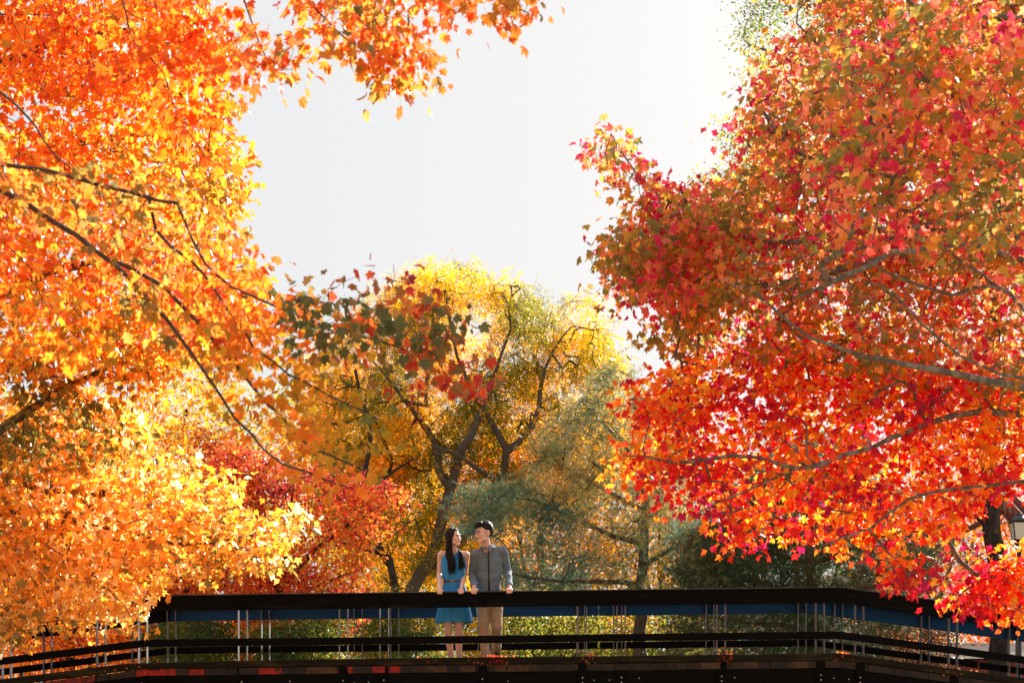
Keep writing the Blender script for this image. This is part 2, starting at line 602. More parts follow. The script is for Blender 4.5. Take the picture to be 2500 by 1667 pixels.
# --- leaf templates
def maple_template(rich, droop, fold, tw, seed):
    r = random.Random(seed)
    if rich:
        half = [(0, 1.0), (7, .84), (14, .76), (18, .79), (28, .60), (36, .72), (43, .80), (48, .93), (55, .76), (62, .74), (74, .54), (88, .55), (104, .66), (118, .52), (134, .44), (152, .36), (168, .24)]
    else:
        half = [(0, 1.0), (13, .74), (29, .62), (46, .92), (60, .68), (80, .52), (104, .62), (146, .36)]
    pts = [(a, q * r.uniform(.94, 1.06)) for a, q in half] + [(180, .1)] + [(-a, q * r.uniform(.92, 1.08)) for a, q in half[:0:-1]]
    v = [(0, 0, 0)]
    for a, q in pts:
        x, y = math.sin(math.radians(a)) * q, math.cos(math.radians(a)) * q
        z = -droop * q * q + fold * abs(x) + tw * x * y
        v.append((x, y + .1, z))
    n = len(pts)
    f = [(0, 1 + (i + 1) % n, 1 + i) for i in range(n)]
    if rich:     # leaf stalk
        b = len(v)
        v += [(-.02, .0, .0), (.02, .0, 0), (.012, -.85, .16), (-.012, -.85, .16)]
        f += [(b, b + 1, b + 2), (b, b + 2, b + 3)]
    return np.array(v, float), np.array(f, int)


MAPLE = [maple_template(False, .25, .15, 0, 1), maple_template(False, .5, .34, .2, 2), maple_template(False, .15, -.25, -.3, 3), maple_template(False, .75, .1, .4, 4), maple_template(False, .4, .55, -.2, 9)]
MAPLE_RICH = [maple_template(True, .25, .16, 0, 5), maple_template(True, .5, .36, .2, 6), maple_template(True, .2, -.25, -.3, 7), maple_template(True, .8, .1, .4, 8)]


def quad_leaf(w=.42, fold=.12):
    v = np.array([(0, 0, 0), (w, .45, fold), (0, 1, -.12), (-w, .45, fold)], float)
    return v, np.array([(0, 1, 2), (0, 2, 3)])


def compound(n, seed, lw=.055, ll=.17):
    r = random.Random(seed)
    v, f = [], []
    for k in range(n):
        s = -1 if k % 2 else 1
        y = .12 + .85 * (k // 2) / (n / 2 - .5)
        z = -.25 * y * y
        ang = s * math.radians(60 + r.uniform(-12, 12))
        dx, dy = math.sin(ang), math.cos(ang)
        b = len(v)
        L = ll * (1.15 - .4 * y) * r.uniform(.8, 1.2)
        nx_, ny_ = -dy, dx
        tz = r.uniform(-.08, .05)
        v += [(0, y, z), (dx * L * .5 + nx_ * lw, y + dy * L * .5 + ny_ * lw, z + tz), (dx * L, y + dy * L, z + tz * 2), (dx * L * .5 - nx_ * lw, y + dy * L * .5 - ny_ * lw, z + tz)]
        f += [(b, b + 1, b + 2), (b, b + 2, b + 3)]
    return np.array(v, float), np.array(f)


def tuft(n, seed, wid=.017, spread=60):
    """a brush of pine needles round the end of a twig"""
    r = random.Random(seed)
    v, f = [], []
    for k in range(n):
        a = r.uniform(0, 6.28); t = math.radians(r.uniform(8, spread))
        y0 = r.uniform(-.35, .1)
        d = np.array([math.sin(t) * math.cos(a), math.cos(t), math.sin(t) * math.sin(a)])
        L = r.uniform(.75, 1.1)
        o = np.array([0, y0, 0])
        s = np.cross(d, [r.uniform(-1, 1), r.uniform(-1, 1), r.uniform(-1, 1)])
        s = s / (np.linalg.norm(s) + 1e-6) * wid
        b = len(v)
        v += [o - s, o + s, o + d * L]
        f.append((b, b + 1, b + 2))
    return np.array(v), np.array(f)


QUAD = [quad_leaf(.4, .1), quad_leaf(.5, -.15), quad_leaf(.34, .2)]
COMP = [compound(10, 1), compound(10, 2), compound(8, 3)]
TUFT = [tuft(16, 1), tuft(16, 2), tuft(14, 3)]


def norm(v): return v / (np.linalg.norm(v, axis=1, keepdims=True) + 1e-9)


def palette(rng, pos, pal, scale, seed, amp=.28, jit=.2, bias=0.0):
    pal = np.asarray(pal, float)
    t = .5 + bias + amp * vnoise(pos, scale, seed) + rng.normal(0, jit, len(pos))
    t = np.clip(t, 0, .999) * (len(pal) - 1)
    i = t.astype(int); fr = (t - i)[:, None]
    c = pal[i] * (1 - fr) + pal[np.minimum(i + 1, len(pal) - 1)] * fr
    return np.clip(c * rng.uniform(.8, 1.2, (len(pos), 1)), 0.002, .95)


def leaf_frames(rng, anchors, tips, per, spread, hang=.7, flat=.8, outw=.6):
    n = len(anchors) * per
    A = np.repeat(anchors, per, 0); T = np.repeat(tips, per, 0)
    off = rng.normal(0, 1, (n, 3)) * spread * np.array([1, 1, .6])
    pos = A + off - T * rng.uniform(0, 1, (n, 1)) * spread * 1.5
    y = norm(T * outw + norm(off) * .5 + np.array([0, 0, -hang]) + rng.normal(0, .45, (n, 3)))
    z = np.array([0, 0, 1.0]) * flat + rng.normal(0, .6, (n, 3))
    z = z - (z * y).sum(1, keepdims=True) * y
    z = norm(z)
    x = np.cross(y, z)
    return pos, np.stack([x, y, z], 2)


def leaf_mesh(name, pos, R, size, cols, templ, material, rng, base):
    Vs, Fs, Cs, off = [], [], [], 0
    pick = rng.integers(0, len(templ), len(pos))
    for k, (tv, tf) in enumerate(templ):
        m = pick == k
        if not m.any(): continue
        p = pos[m][:, None] + np.einsum('nij,vj->nvi', R[m], tv) * size[m][:, None, None]
        n, nv = p.shape[:2]
        Vs.append(p.reshape(-1, 3)); Cs.append(np.repeat(cols[m], nv, 0))
        Fs.append((tf[None] + (np.arange(n) * nv)[:, None, None]).reshape(-1, 3) + off)
        off += n * nv
    return rmesh(name, np.concatenate(Vs) - np.asarray(base, float), [np.concatenate(Fs)], material, np.concatenate(Cs))


RICH_MESH = [rmesh('maple_leaf_blade', v, [f], M_leaf_o) for v, f in MAPLE_RICH]
RICH_GOLD = [rmesh('maple_leaf_blade', v, [f], M_gold_leaf_o) for v, f in MAPLE_RICH]
STATS = {'tri': 0}


def make_tree(name, label, cat, limbs, crowns, step, bark, leafm, templ, seed, base, group=None,
              per=8, spread=.09, size=(.05, .065), singles=0, hang=.7, flat=.8, tip_r=.0028, bend=.35,
              cscale=.8, amp=.28, jit=.2, single_set=0, expo=2.3):
    """crowns = [(poly, Yc, dY, anchors, palette, bias, clump)]"""
    rng = np.random.default_rng(seed)
    root = empty(name, base, label, cat, group)
    anchors, pid = [], []
    for k, c in enumerate(crowns):
        a_ = sample_poly(rng, c[0], c[1], c[2], c[3], c[6] if len(c) > 6 else .4, cscale * .6, seed * 13 + k)
        anchors.append(a_); pid += [k] * len(a_)
    anchors = np.concatenate(anchors); pid = np.array(pid)
    chains, tips, _, _ = grow(rng, limbs, anchors, step, tip_r, bend, expo=expo)
    thick = [c for c in chains if c[2]]
    thin = [c for c in chains if not c[2]]
    v, f = tubes(thick)
    nm = 'trunk' if base is not None else 'limb'
    link(nm, rmesh(nm, v - np.asarray(base, float), [f], bark, smooth=True), root)
    if thin:
        v, f = tubes(thin)
        o = link('branches', rmesh('branches', v - np.asarray(base, float), [f], bark, smooth=True), root)
        o['kind'] = 'stuff'
    if per:
        pos, R = leaf_frames(rng, anchors, tips, per, spread, hang, flat)
        pp = np.repeat(pid, per)
        cols = np.zeros((len(pos), 3))
        for k, c in enumerate(crowns):
            m = pp == k
            cols[m] = palette(rng, pos[m], c[4], cscale, seed + 5, amp, jit, c[5] if len(c) > 5 else 0)
        sz = rng.uniform(size[0], size[1], len(pos)) * rng.choice([.6, .8, 1.0, 1.0, 1.15], len(pos))
        keep = np.ones(len(pos), bool)
        if singles:
            px = pos[:, 0] / pos[:, 1] * F + 1250; py = HOR - (pos[:, 2] - EYE) / pos[:, 1] * F
            inn = (px > 5) & (px < 2495) & (py > 5) & (py < 1600)
            score = np.where(inn, sz / pos[:, 1], -1)
            best = np.argsort(-score)[:singles]
            keep[best] = False
            for i in best:
                o = bpy.data.objects.new('leaf', (RICH_MESH, RICH_GOLD)[single_set][int(rng.integers(0, 4))])
                o.parent = root
                M = Matrix([[*R[i][r_] * sz[i], pos[i][r_] - base[r_]] for r_ in range(3)] + [[0, 0, 0, 1]])
                o.matrix_local = M
                o.color = (*cols[i], 1)
                COL.objects.link(o)
        me = leaf_mesh('crown', pos[keep], R[keep], sz[keep], cols[keep], templ, leafm, rng, base)
        STATS['tri'] += len(me.polygons)
        link('crown', me, root)['kind'] = 'stuff'
    return root


def LP(Y, pts): return [P(a, b, Y + (c[0] if c else 0)) for a, b, *c in pts]


# palettes (linear base colours)
ORANGE = [(.66, .11, .008), (.82, .19, .010), (.86, .25, .012), (.84, .32, .02), (.74, .36, .03), (.46, .29, .03)]
AMBER = [(.70, .13, .03), (.70, .22, .03), (.66, .29, .03), (.48, .26, .04), (.30, .21, .05), (.17, .14, .05)]
GOLD = [(.20, .16, .03), (.50, .20, .02), (.74, .30, .02), (.84, .40, .04), (.87, .50, .10), (.92, .72, .40)]  # palest entries paint the sun's white highlights into the leaves
TIPS = [(.12, .13, .04), (.28, .16, .04), (.62, .14, .02), (.58, .05, .02), (.30, .025, .04)]
OLIVE = [(.80, .22, .02), (.70, .30, .02), (.52, .30, .02), (.34, .26, .03), (.14, .17, .04)]
REDS = [(.42, .01, .08), (.64, .006, .018), (.76, .014, .010), (.84, .11, .010), (.86, .27, .015), (.80, .36, .02)]
PEACH = [(.55, .015, .08), (.76, .05, .07), (.86, .19, .11), (.88, .31, .13), (.78, .30, .04), (.56, .29, .03), (.36, .26, .04), (.28, .24, .06)]
YELLOW = [(.16, .16, .012), (.34, .26, .010), (.58, .34, .010), (.80, .39, .010), (.86, .38, .010), (.84, .28, .010)]
YGREEN = [(.09, .13, .02), (.20, .20, .02), (.46, .32, .02), (.70, .36, .02), (.78, .30, .02)]
CRIMSON = [(.22, .02, .02), (.45, .04, .03), (.62, .07, .03), (.72, .16, .03), (.60, .26, .03)]
RUST = [(.45, .06, .012), (.70, .16, .012), (.80, .28, .015), (.80, .40, .02)]
PINE = [(.09, .19, .14), (.10, .20, .12), (.18, .23, .10), (.34, .30, .10), (.50, .36, .12)]
PINED = [(.025, .07, .035), (.035, .075, .03), (.06, .085, .025), (.12, .09, .025)]
GREENF = [(.03, .07, .015), (.06, .11, .02), (.12, .15, .02), (.30, .24, .03)]

# ---- far backdrop trees, one by one
far = [
    ('amber crowned tree far behind the left end of the bridge', [(-120, 1680), (-100, 1120), (60, 1040), (260, 1010), (330, 1200), (340, 1680)], 50, RUST, 0, (60, 1700)),
    ('tall rusty orange tree behind the small red trees', [(260, 1680), (300, 960), (420, 880), (560, 900), (640, 1100), (660, 1680)], 46, YGREEN, .25, (450, 1700)),
    ('broad yellow green tree right of the rusty tree beyond the bridge', [(560, 1680), (600, 1060), (700, 930), (860, 960), (960, 1100), (980, 1680)], 48, YGREEN, .15, (740, 1700)),
    ('green tree low behind the leaning locust trunk', [(880, 1680), (900, 1250), (1000, 1150), (1160, 1180), (1240, 1300), (1260, 1680)], 52, YGREEN, -.12, (1050, 1700)),
    ('golden tree low behind the couple', [(1120, 1680), (1150, 1180), (1280, 1090), (1420, 1130), (1500, 1250), (1540, 1680)], 50, YGREEN, .2, (1330, 1700)),
    ('golden tree seen through the grey green pine', [(1440, 1680), (1450, 1080), (1540, 960), (1700, 1010), (1800, 1250), (1830, 1680)], 52, YELLOW, .1, (1620, 1700)),
    ('dark green tree behind the dark pine', [(1740, 1680), (1760, 1180), (1900, 1060), (2080, 1080), (2160, 1250), (2160, 1680)], 50, GREENF, 0, (1950, 1700)),
    ('rusty tree beside the house', [(2080, 1680), (2100, 1150), (2250, 1000), (2420, 980), (2600, 1100), (2640, 1680)], 46, RUST, .1, (2260, 1700)),
]
for k, (lab, poly, Yc, pal, bias, bp) in enumerate(far):
    b0 = P(bp[0], 1800, Yc); b0[2] = float(th(np.array(b0[0]), np.array(b0[1])))
    cx = bp[0]
    ytop = min(q[1] for q in poly)
    limbs = [([b0, P(cx + 6, 1560, Yc), P(cx - 10, (1560 + ytop) / 2, Yc), P(cx, ytop + 120, Yc)], .2, .05)]
    for s in (-1, 1, -.5, .6):
        limbs.append(([P(cx, 1560 - 60 * abs(s), Yc), P(cx + 80 * s, 1430, Yc + s), P(cx + 130 * s, 1260, Yc + s * 1.5)], .08, .03))
    make_tree('background_tree', lab, 'tree', limbs, [(poly, Yc, 2.6, 620, pal, bias, .35)], .6, M_bark_dark, M_far, QUAD, 100 + k, b0,
              'trees far behind the bridge', per=34, spread=.42, size=(.08, .135), cscale=2.2, jit=.16)

# ---- green tree behind the top of the red maple
b0 = P(2120, 1800, 40); b0[2] = 0.2
make_tree('green_tree', 'tall sparse olive green tree showing above and left of the red maple', 'tree',
          [([b0, P(2110, 1300, 40), P(2090, 700, 40), P(2060, 200, 40), P(2040, -150, 40)], .3, .06),
           ([P(2090, 700, 40), P(1950, 560, 40), P(1790, 500, 39.5)], .09, .03), ([P(2070, 500, 40), P(1900, 330, 40), P(1770, 300, 40)], .08, .02),
           ([P(2060, 260, 40), P(1950, 160, 40), P(1830, 110, 40)], .08, .02)],
          [([(1830, -100), (1800, 120), (1830, 170), (1790, 200), (1900, 240), (2060, 260), (2200, -100)], 40, 1.5, 260, YGREEN, -.15, .5),
           ([(1750, 310), (1800, 270), (1900, 320), (1900, 460), (1790, 420)], 40, 1, 60, YGREEN, -.15, .6),
           ([(1700, 420), (1800, 390), (1900, 430), (1880, 560), (1760, 520)], 40, 1, 70, YGREEN, -.2, .6)],
          .5, M_bark, M_fol, QUAD, 31, b0, per=22, spread=.22, size=(.06, .09), cscale=1.4)

# ---- honey locust in the centre
Yl = 34.0
b0 = P(985, 1800, Yl); b0[2] = 0.0
loc_limbs = [
    ([b0, P(985, 1560, Yl), P(1003, 1440, Yl), P(1050, 1364, Yl), P(1084, 1250, Yl), P(1100, 1190, Yl), P(1121, 1128, Yl - .2), P(1150, 1060, Yl - .5), P(1180, 1000, Yl)], .21, .07),
    ([P(1098, 1193, Yl), P(1071, 1143, Yl), P(1062, 1080, Yl + .3), P(1020, 1020, Yl + .5), P(960, 940, Yl), P(930, 900, Yl)], .09, .025),
    ([P(1030, 1400, Yl), P(1120, 1330, Yl + .6), P(1186, 1232, Yl + .6), P(1212, 1186, Yl + .5), P(1175, 1150, Yl), P(1107, 1110, Yl - .5), P(1050, 1090, Yl - .6)], .10, .03),
    ([P(1190, 1232, Yl + .6), P(1228, 1160, Yl + .4), P(1239, 1100, Yl), P(1210, 1050, Yl), P(1178, 1000, Yl), P(1150, 950, Yl), P(1120, 870, Yl), P(1100, 780, Yl), P(1090, 710, Yl)], .10, .006),
    ([P(1240, 1100, Yl), P(1300, 1046, Yl), P(1321, 950, Yl), P(1345, 860, Yl), P(1395, 800, Yl)], .08, .008),
    ([P(1040, 990, Yl), P(1042, 930, Yl), P(1055, 860, Yl), P(1060, 780, Yl), P(1050, 700, Yl)], .05, .006),
    ([P(1178, 1000, Yl), P(1215, 900, Yl), P(1245, 800, Yl), P(1230, 720, Yl)], .05, .006),
    ([P(930, 900, Yl), P(880, 840, Yl), P(860, 790, Yl)], .02, .012),
]
loc_poly = [(770, 1300), (760, 1080), (770, 900), (830, 800), (920, 720), (1000, 640), (1090, 640), (1130, 630), (1200, 680), (1290, 700), (1340, 740), (1450, 720), (1470, 790), (1510, 860), (1500, 960), (1530, 1060), (1480, 1150), (1400, 1230), (1280, 1250), (1150, 1290), (1100, 1400), (1010, 1400), (950, 1300), (880, 1360)]
make_tree('locust_tree', 'tall golden yellow locust with leaning grey trunk behind the couple', 'tree', loc_limbs,
          [(loc_poly, Yl + 1.5, 1.8, 1900, YELLOW, -.1, .42),
           ([(950, 1000), (1500, 960), (1500, 1180), (1250, 1300), (1130, 1440), (960, 1440)], Yl + 2.6, 1.6, 600, YELLOW, -.12, .3)],
          .3, M_bark_twig, M_fol, COMP, 41, b0, per=16, spread=.17, size=(.19, .28), cscale=1.1, hang=.5, tip_r=.005, bend=.15)
b0 = P(968, 1800, 32); b0[2] = 0.0
make_tree('locust_tree', 'younger yellow tree with crooked dark trunk just left of the couple', 'tree',
          [([b0, P(962, 1440, 32), P(936, 1357, 32), P(918, 1307, 32), P(896, 1214, 32), P(890, 1150, 32), P(905, 1060, 32), P(880, 960, 32), P(870, 900, 32)], .13, .03),
           ([P(930, 1350, 32), P(860, 1330, 31.6), P(790, 1310, 31.5)], .05, .02), ([P(893, 1200, 32), P(960, 1150, 32), P(1010, 1120, 32)], .05, .015)],
          [([(760, 1260), (760, 960), (850, 860), (960, 900), (1010, 1060), (980, 1250), (1000, 1440), (860, 1440)], 36.0, 1.3, 480, YELLOW, -.12, .4)],
          .3, M_bark_dark, M_fol, COMP, 42, b0, per=15, spread=.15, size=(.13, .2), cscale=1.1, hang=.5, tip_r=.005)

# ---- small red trees behind the bridge, left
red_specs = [
    ('small red leaved tree with fan of dark stems behind the railing at left', 400, 28.5, [(330, 1620), (340, 1180), (420, 1060), (540, 1040), (640, 1150), (660, 1400), (640, 1620)], RUST, -.1,
     [[(400, 1440), (395, 1360), (430, 1250)], [(402, 1450), (450, 1390), (560, 1330), (640, 1290)], [(402, 1440), (470, 1370), (520, 1260), (540, 1150)], [(404, 1470), (500, 1420), (600, 1400)]]),
    ('dusky crimson tree with spreading branches left of the locust trunk', 690, 27.5, [(480, 1100), (560, 1060), (700, 1120), (860, 1150), (985, 1210), (975, 1290), (900, 1310), (900, 1440), (820, 1620), (600, 1620), (560, 1400), (500, 1250)], CRIMSON, .05,
     [[(690, 1450), (650, 1380), (600, 1270), (560, 1160)], [(695, 1440), (760, 1350), (850, 1280), (950, 1230)], [(692, 1420), (700, 1300), (720, 1180)], [(700, 1460), (800, 1420), (880, 1390)]]),
    ('small orange red shrub like tree at the far left behind the railing', 170, 29.5, [(-60, 1640), (-60, 1350), (80, 1230), (240, 1150), (330, 1300), (350, 1640)], RUST, 0,
     [[(170, 1450), (130, 1350), (60, 1300)], [(172, 1440), (230, 1330), (250, 1220)], [(170, 1450), (180, 1340), (150, 1270)]]),
]
for k, (lab, bx, Yc, poly, pal, bias, lms) in enumerate(red_specs):
    b0 = P(bx, 1800, Yc); b0[2] = -.1
    limbs = [([b0, P(bx + 4, 1650, Yc), P(bx, 1560, Yc), P(*lms[0][0], Yc)], .12, .07)]
    for j, l_ in enumerate(lms):
        limbs.append(([P(a_, b_, Yc + (j - 1) * .3 * (q_ > 0)) for q_, (a_, b_) in enumerate(l_)], .055, .015))
    make_tree('red_tree', lab, 'tree', limbs, [(poly, Yc, 1.3, 620, pal, bias, .25)], .22, M_bark_dark, M_fol, QUAD, 60 + k, b0,
              per=22, spread=.13, size=(.055, .085), cscale=.9, amp=.3, jit=.2, tip_r=.004)

# ---- shrubs seen under the rails
shr = [('low dark green bush under the railing near its left bend', [(360, 1660), (370, 1530), (450, 1500), (560, 1520), (590, 1660)], 27, GREENF, -.1, 470),
       ('deep green bush below the crimson tree under the railing', [(620, 1660), (640, 1520), (740, 1490), (830, 1520), (840, 1660)], 26.5, GREENF, -.05, 735),
       ('yellow shrub seen between the rails right of the man', [(1220, 1640), (1230, 1470), (1330, 1440), (1450, 1470), (1480, 1640)], 29, GREENF, .25, 1340),
       ('green bush seen between the rails left of the woman', [(830, 1640), (840, 1480), (950, 1440), (1060, 1480), (1080, 1640)], 30, GREENF, .1, 950),
       ('dark wine coloured shrub before the house at the right', [(2090, 1660), (2110, 1500), (2220, 1440), (2320, 1500), (2335, 1590), (2280, 1660)], 30.5, [(.05, .05, .02), (.12, .05, .02), (.2, .06, .03)], 0, 2210),
       ('yellow green bush seen between the rails below the grey green pine', [(1450, 1660), (1460, 1500), (1580, 1460), (1700, 1510), (1740, 1660)], 30, GREENF, .2, 1590)]
for k, (lab, poly, Yc, pal, bias, bx) in enumerate(shr):
    b0 = P(bx, 1800, Yc); b0[2] = -.1
    limbs = [([b0, P(bx, 1640, Yc), P(bx + 10, 1540, Yc)], .06, .02), ([P(bx, 1660, Yc), P(bx - 60, 1560, Yc)], .04, .015), ([P(bx, 1660, Yc), P(bx + 70, 1550, Yc)], .04, .015)]
    make_tree('shrub', lab, 'shrub', limbs, [(poly, Yc, 1.0, 260, pal, bias, .3)], .22, M_bark_dark, M_fol, QUAD, 80 + k, b0,
              'shrubs behind the bridge', per=34, spread=.17, size=(.04, .065), cscale=.7, tip_r=.004)

# ---- pines
Yp = 27.5
b0 = P(1560, 1800, Yp); b0[2] = 0
make_tree('pine_tree', 'grey green pine with tawny inner needles right of the couple', 'pine tree',
          [([b0, P(1565, 1450, Yp), P(1575, 1250, Yp), P(1560, 1050, Yp), P(1550, 940, Yp)], .16, .03),
           ([P(1570, 1330, Yp), P(1450, 1290, Yp), P(1300, 1220, Yp), P(1160, 1210, Yp)], .05, .012),
           ([P(1570, 1430, Yp), P(1450, 1420, Yp - .5), P(1300, 1410, Yp - .6), P(1210, 1390, Yp - .6)], .05, .015),
           ([P(1572, 1250, Yp), P(1450, 1180, Yp), P(1330, 1110, Yp)], .045, .01),
           ([P(1565, 1130, Yp), P(1480, 1040, Yp), P(1420, 980, Yp)], .04, .01),
           ([P(1570, 1380, Yp), P(1660, 1330, Yp), P(1760, 1280, Yp)], .05, .01),
           ([P(1570, 1200, Yp), P(1640, 1120, Yp), P(1680, 1060, Yp)], .04, .01)],
          [([(1110, 1300), (1090, 1220), (1180, 1170), (1290, 1180), (1360, 1230), (1460, 1260), (1450, 1440), (1230, 1440), (1230, 1330)], Yp, 1.1, 480, PINE, -.15, .45),
           ([(1280, 1200), (1300, 1080), (1400, 960), (1480, 890), (1560, 920), (1620, 1010), (1660, 1100), (1700, 1240), (1720, 1440), (1480, 1440), (1440, 1280)], Yp, 1.3, 900, PINE, .25, .4)],
          .22, M_bark_twig, M_needle, TUFT, 91, b0, per=9, spread=.13, size=(.09, .14), cscale=.6, hang=-.25, flat=0, amp=.22, jit=.18, tip_r=.004)
Yq = 26.0
b0 = P(1980, 1800, Yq); b0[2] = 0
make_tree('pine_tree', 'dark green pine standing under the red maple at right', 'pine tree',
          [([b0, P(1985, 1450, Yq), P(1975, 1250, Yq), P(1985, 1080, Yq)], .15, .04),
           ([P(1980, 1450, Yq), P(1850, 1420, Yq - .3), P(1700, 1390, Yq - .5)], .05, .012),
           ([P(1980, 1380, Yq), P(1850, 1330, Yq - .3), P(1720, 1290, Yq - .5)], .05, .012),
           ([P(1980, 1470, Yq), P(2100, 1440, Yq), P(2250, 1400, Yq)], .06, .015),
           ([P(1980, 1530, Yq), P(1840, 1520, Yq), P(1690, 1500, Yq)], .05, .012),
           ([P(1980, 1380, Yq), P(2080, 1340, Yq), P(2200, 1280, Yq)], .05, .012)],
          [([(1620, 1640), (1640, 1400), (1660, 1290), (1760, 1240), (1900, 1080), (2060, 1080), (2200, 1230), (2300, 1300), (2290, 1480), (2150, 1560), (2150, 1640)], Yq, 1.5, 2000, PINED, .05, .2),
           ([(1640, 1430), (1650, 1300), (1780, 1260), (1850, 1350), (1800, 1440)], Yq - .7, .6, 160, PINE, -.2, .2)],
          .22, M_bark_red, M_needle, TUFT, 92, b0, per=9, spread=.14, size=(.10, .15), cscale=.6, hang=-.25, flat=0, amp=.22, jit=.18, tip_r=.004)

# ---- dark trunk and leaning red trunks at the right edge
b0 = P(2435, 1800, 24); b0[2] = .2
make_tree('dark_trunk_tree', 'straight black trunked tree by the right end of the bridge', 'tree',
          [([b0, P(2440, 1500, 24), P(2424, 1300, 24), P(2415, 1050, 24), P(2425, 700, 24), P(2430, 300, 24), P(2420, -100, 24)], .15, .09),
           ([P(2424, 1300, 24), P(2330, 1230, 23.8), P(2250, 1200, 23.6)], .03, .01)],
          [([(2150, 1240), (2300, 1180), (2400, 1200), (2400, 1400), (2250, 1420)], 24, .8, 60, PINED, .2, .3)],
          .3, M_bark_dark, M_needle, TUFT, 93, b0, per=4, spread=.12, size=(.09, .12), hang=-.2, flat=0, tip_r=.004)
b0 = P(2700, 1800, 25); b0[2] = .3
make_tree('leaning_pine', 'red barked pine leaning left behind the black trunk', 'pine tree',
          [([b0, P(2640, 1500, 25), P(2540, 1340, 25), P(2450, 1235, 25), P(2370, 1160, 25), P(2340, 1120, 25)], .22, .09),
           ([P(2600, 1420, 25), P(2520, 1270, 25.4), P(2440, 1200, 25.4), P(2370, 1170, 25.4)], .12, .07),
           ([P(2460, 1240, 25), P(2300, 1330, 25.2), P(2200, 1390, 25.2)], .05, .02)],
          [([(2160, 1340), (2240, 1280), (2500, 1260), (2520, 1440), (2300, 1460)], 26, .8, 90, PINED, .2, .3)],
          .3, M_bark_red, M_needle, TUFT, 94, b0, per=4, spread=.12, size=(.09, .12), hang=-.2, flat=0, tip_r=.004)

# ---- big orange maple at left, mid distance
Yo = 15.5
b0 = np.array([-6.6, 16.0, 0.0])
make_tree('maple_tree', 'large bright orange maple filling the upper left behind the overhanging branch', 'tree',
          [([b0, (-6.5, 16, 2.5), (-6.2, 15.8, 5), (-5.8, 15.6, 7.5), (-5.4, 15.6, 9), (-5.2, 15.6, 10.2)], .22, .02),
           ([(-6.4, 15.9, 3.6), P(-150, 1150, Yo), P(60, 1010, Yo), P(250, 900, Yo), P(420, 860, Yo)], .07, .015),
           ([(-6.3, 15.8, 4.4), P(-150, 800, Yo), P(80, 680, Yo), P(300, 620, Yo), P(500, 600, Yo)], .08, .015),
           ([(-6.2, 15.8, 5.0), P(-150, 500, Yo), P(100, 380, Yo), P(330, 330, Yo), P(520, 370, Yo)], .08, .015),
           ([(-6.0, 15.8, 6.0), P(-150, 240, Yo), P(100, 120, Yo), P(330, 80, Yo), P(500, 180, Yo)], .08, .015),
           ([(-5.9, 15.8, 6.6), P(-100, -60, Yo), P(200, -120, Yo), P(420, -80, Yo)], .08, .015)],
          [([(-1000, 600), (-1100, 0), (-800, -700), (-200, -900), (400, -600), (440, -120), (-120, -120), (-120, 1100), (-700, 1100)], Yo + .3, 2.0, 700, ORANGE, .0, .4),
           ([(-120, -120), (460, -120), (500, 0), (520, 110), (560, 200), (560, 330), (590, 430), (600, 490), (560, 540), (600, 620), (620, 700), (560, 830), (450, 900), (-120, 900)], Yo, 1.8, 1450, ORANGE, .02, .6),
           ([(-120, 860), (560, 820), (420, 960), (370, 1100), (250, 1170), (-120, 1190)], Yo + .5, 1.3, 260, GOLD, -.1, .35)],
          .2, M_bark_twig, M_leaf, MAPLE, 51, b0, per=10, spread=.11, size=(.05, .068), singles=300, cscale=.9, amp=.3, jit=.22)

# ---- golden maple with sun-paled leaf colours, lower left, in front of the bridge
Yg = 17.5
b0 = np.array([-7.2, 18.0, -0.1])
make_tree('maple_tree', 'sunlit pale golden maple at lower left reaching in front of the railing', 'tree',
          [([b0, (-7.1, 18, 1.5), (-6.9, 17.9, 3), (-6.6, 17.7, 4.6), (-6.4, 17.7, 5.4)], .14, .015),
           ([(-7.0, 17.9, 2.2), P(-60, 1480, Yg), P(60, 1470, Yg), P(160, 1520, Yg)], .035, .01),
           ([(-6.9, 17.9, 2.9), P(-60, 1370, Yg), P(80, 1330, Yg), P(220, 1400, Yg), P(340, 1460, Yg)], .035, .01),
           ([(-6.9, 17.9, 3.2), P(-60, 1290, Yg), P(60, 1300, Yg), P(190, 1240, Yg), P(280, 1180, Yg)], .04, .01),
           ([(-6.8, 17.8, 3.5), P(0, 1250, Yg - .5), P(250, 1290, Yg - .6), P(470, 1330, Yg - .5), P(650, 1300, Yg - .3)], .045, .008),
           ([(-6.7, 17.8, 3.9), P(0, 1190, Yg), P(200, 1200, Yg), P(400, 1200, Yg), P(560, 1180, Yg)], .045, .008)],
          [([(-100, 1190), (120, 1220), (240, 1130), (340, 1150), (440, 1080), (480, 1120), (460, 1180), (590, 1160), (560, 1240), (590, 1290), (740, 1250), (720, 1300), (700, 1390), (600, 1390), (480, 1410), (380, 1400), (350, 1500), (330, 1560), (250, 1500), (200, 1560), (100, 1480), (60, 1570), (-100, 1600)], Yg, 1.5, 1050, GOLD, .0, .3),
           ([(-100, 1000), (120, 980), (330, 1000), (360, 1050), (300, 1130), (100, 1190), (-100, 1200)], Yg, 1.2, 260, GOLD, .1, .4)],
          .18, M_bark_twig, M_gold_leaf, MAPLE, 52, b0, per=8, spread=.11, size=(.054, .072), singles=300, cscale=.8, amp=.18, jit=.30, hang=.35, flat=.25, single_set=1)

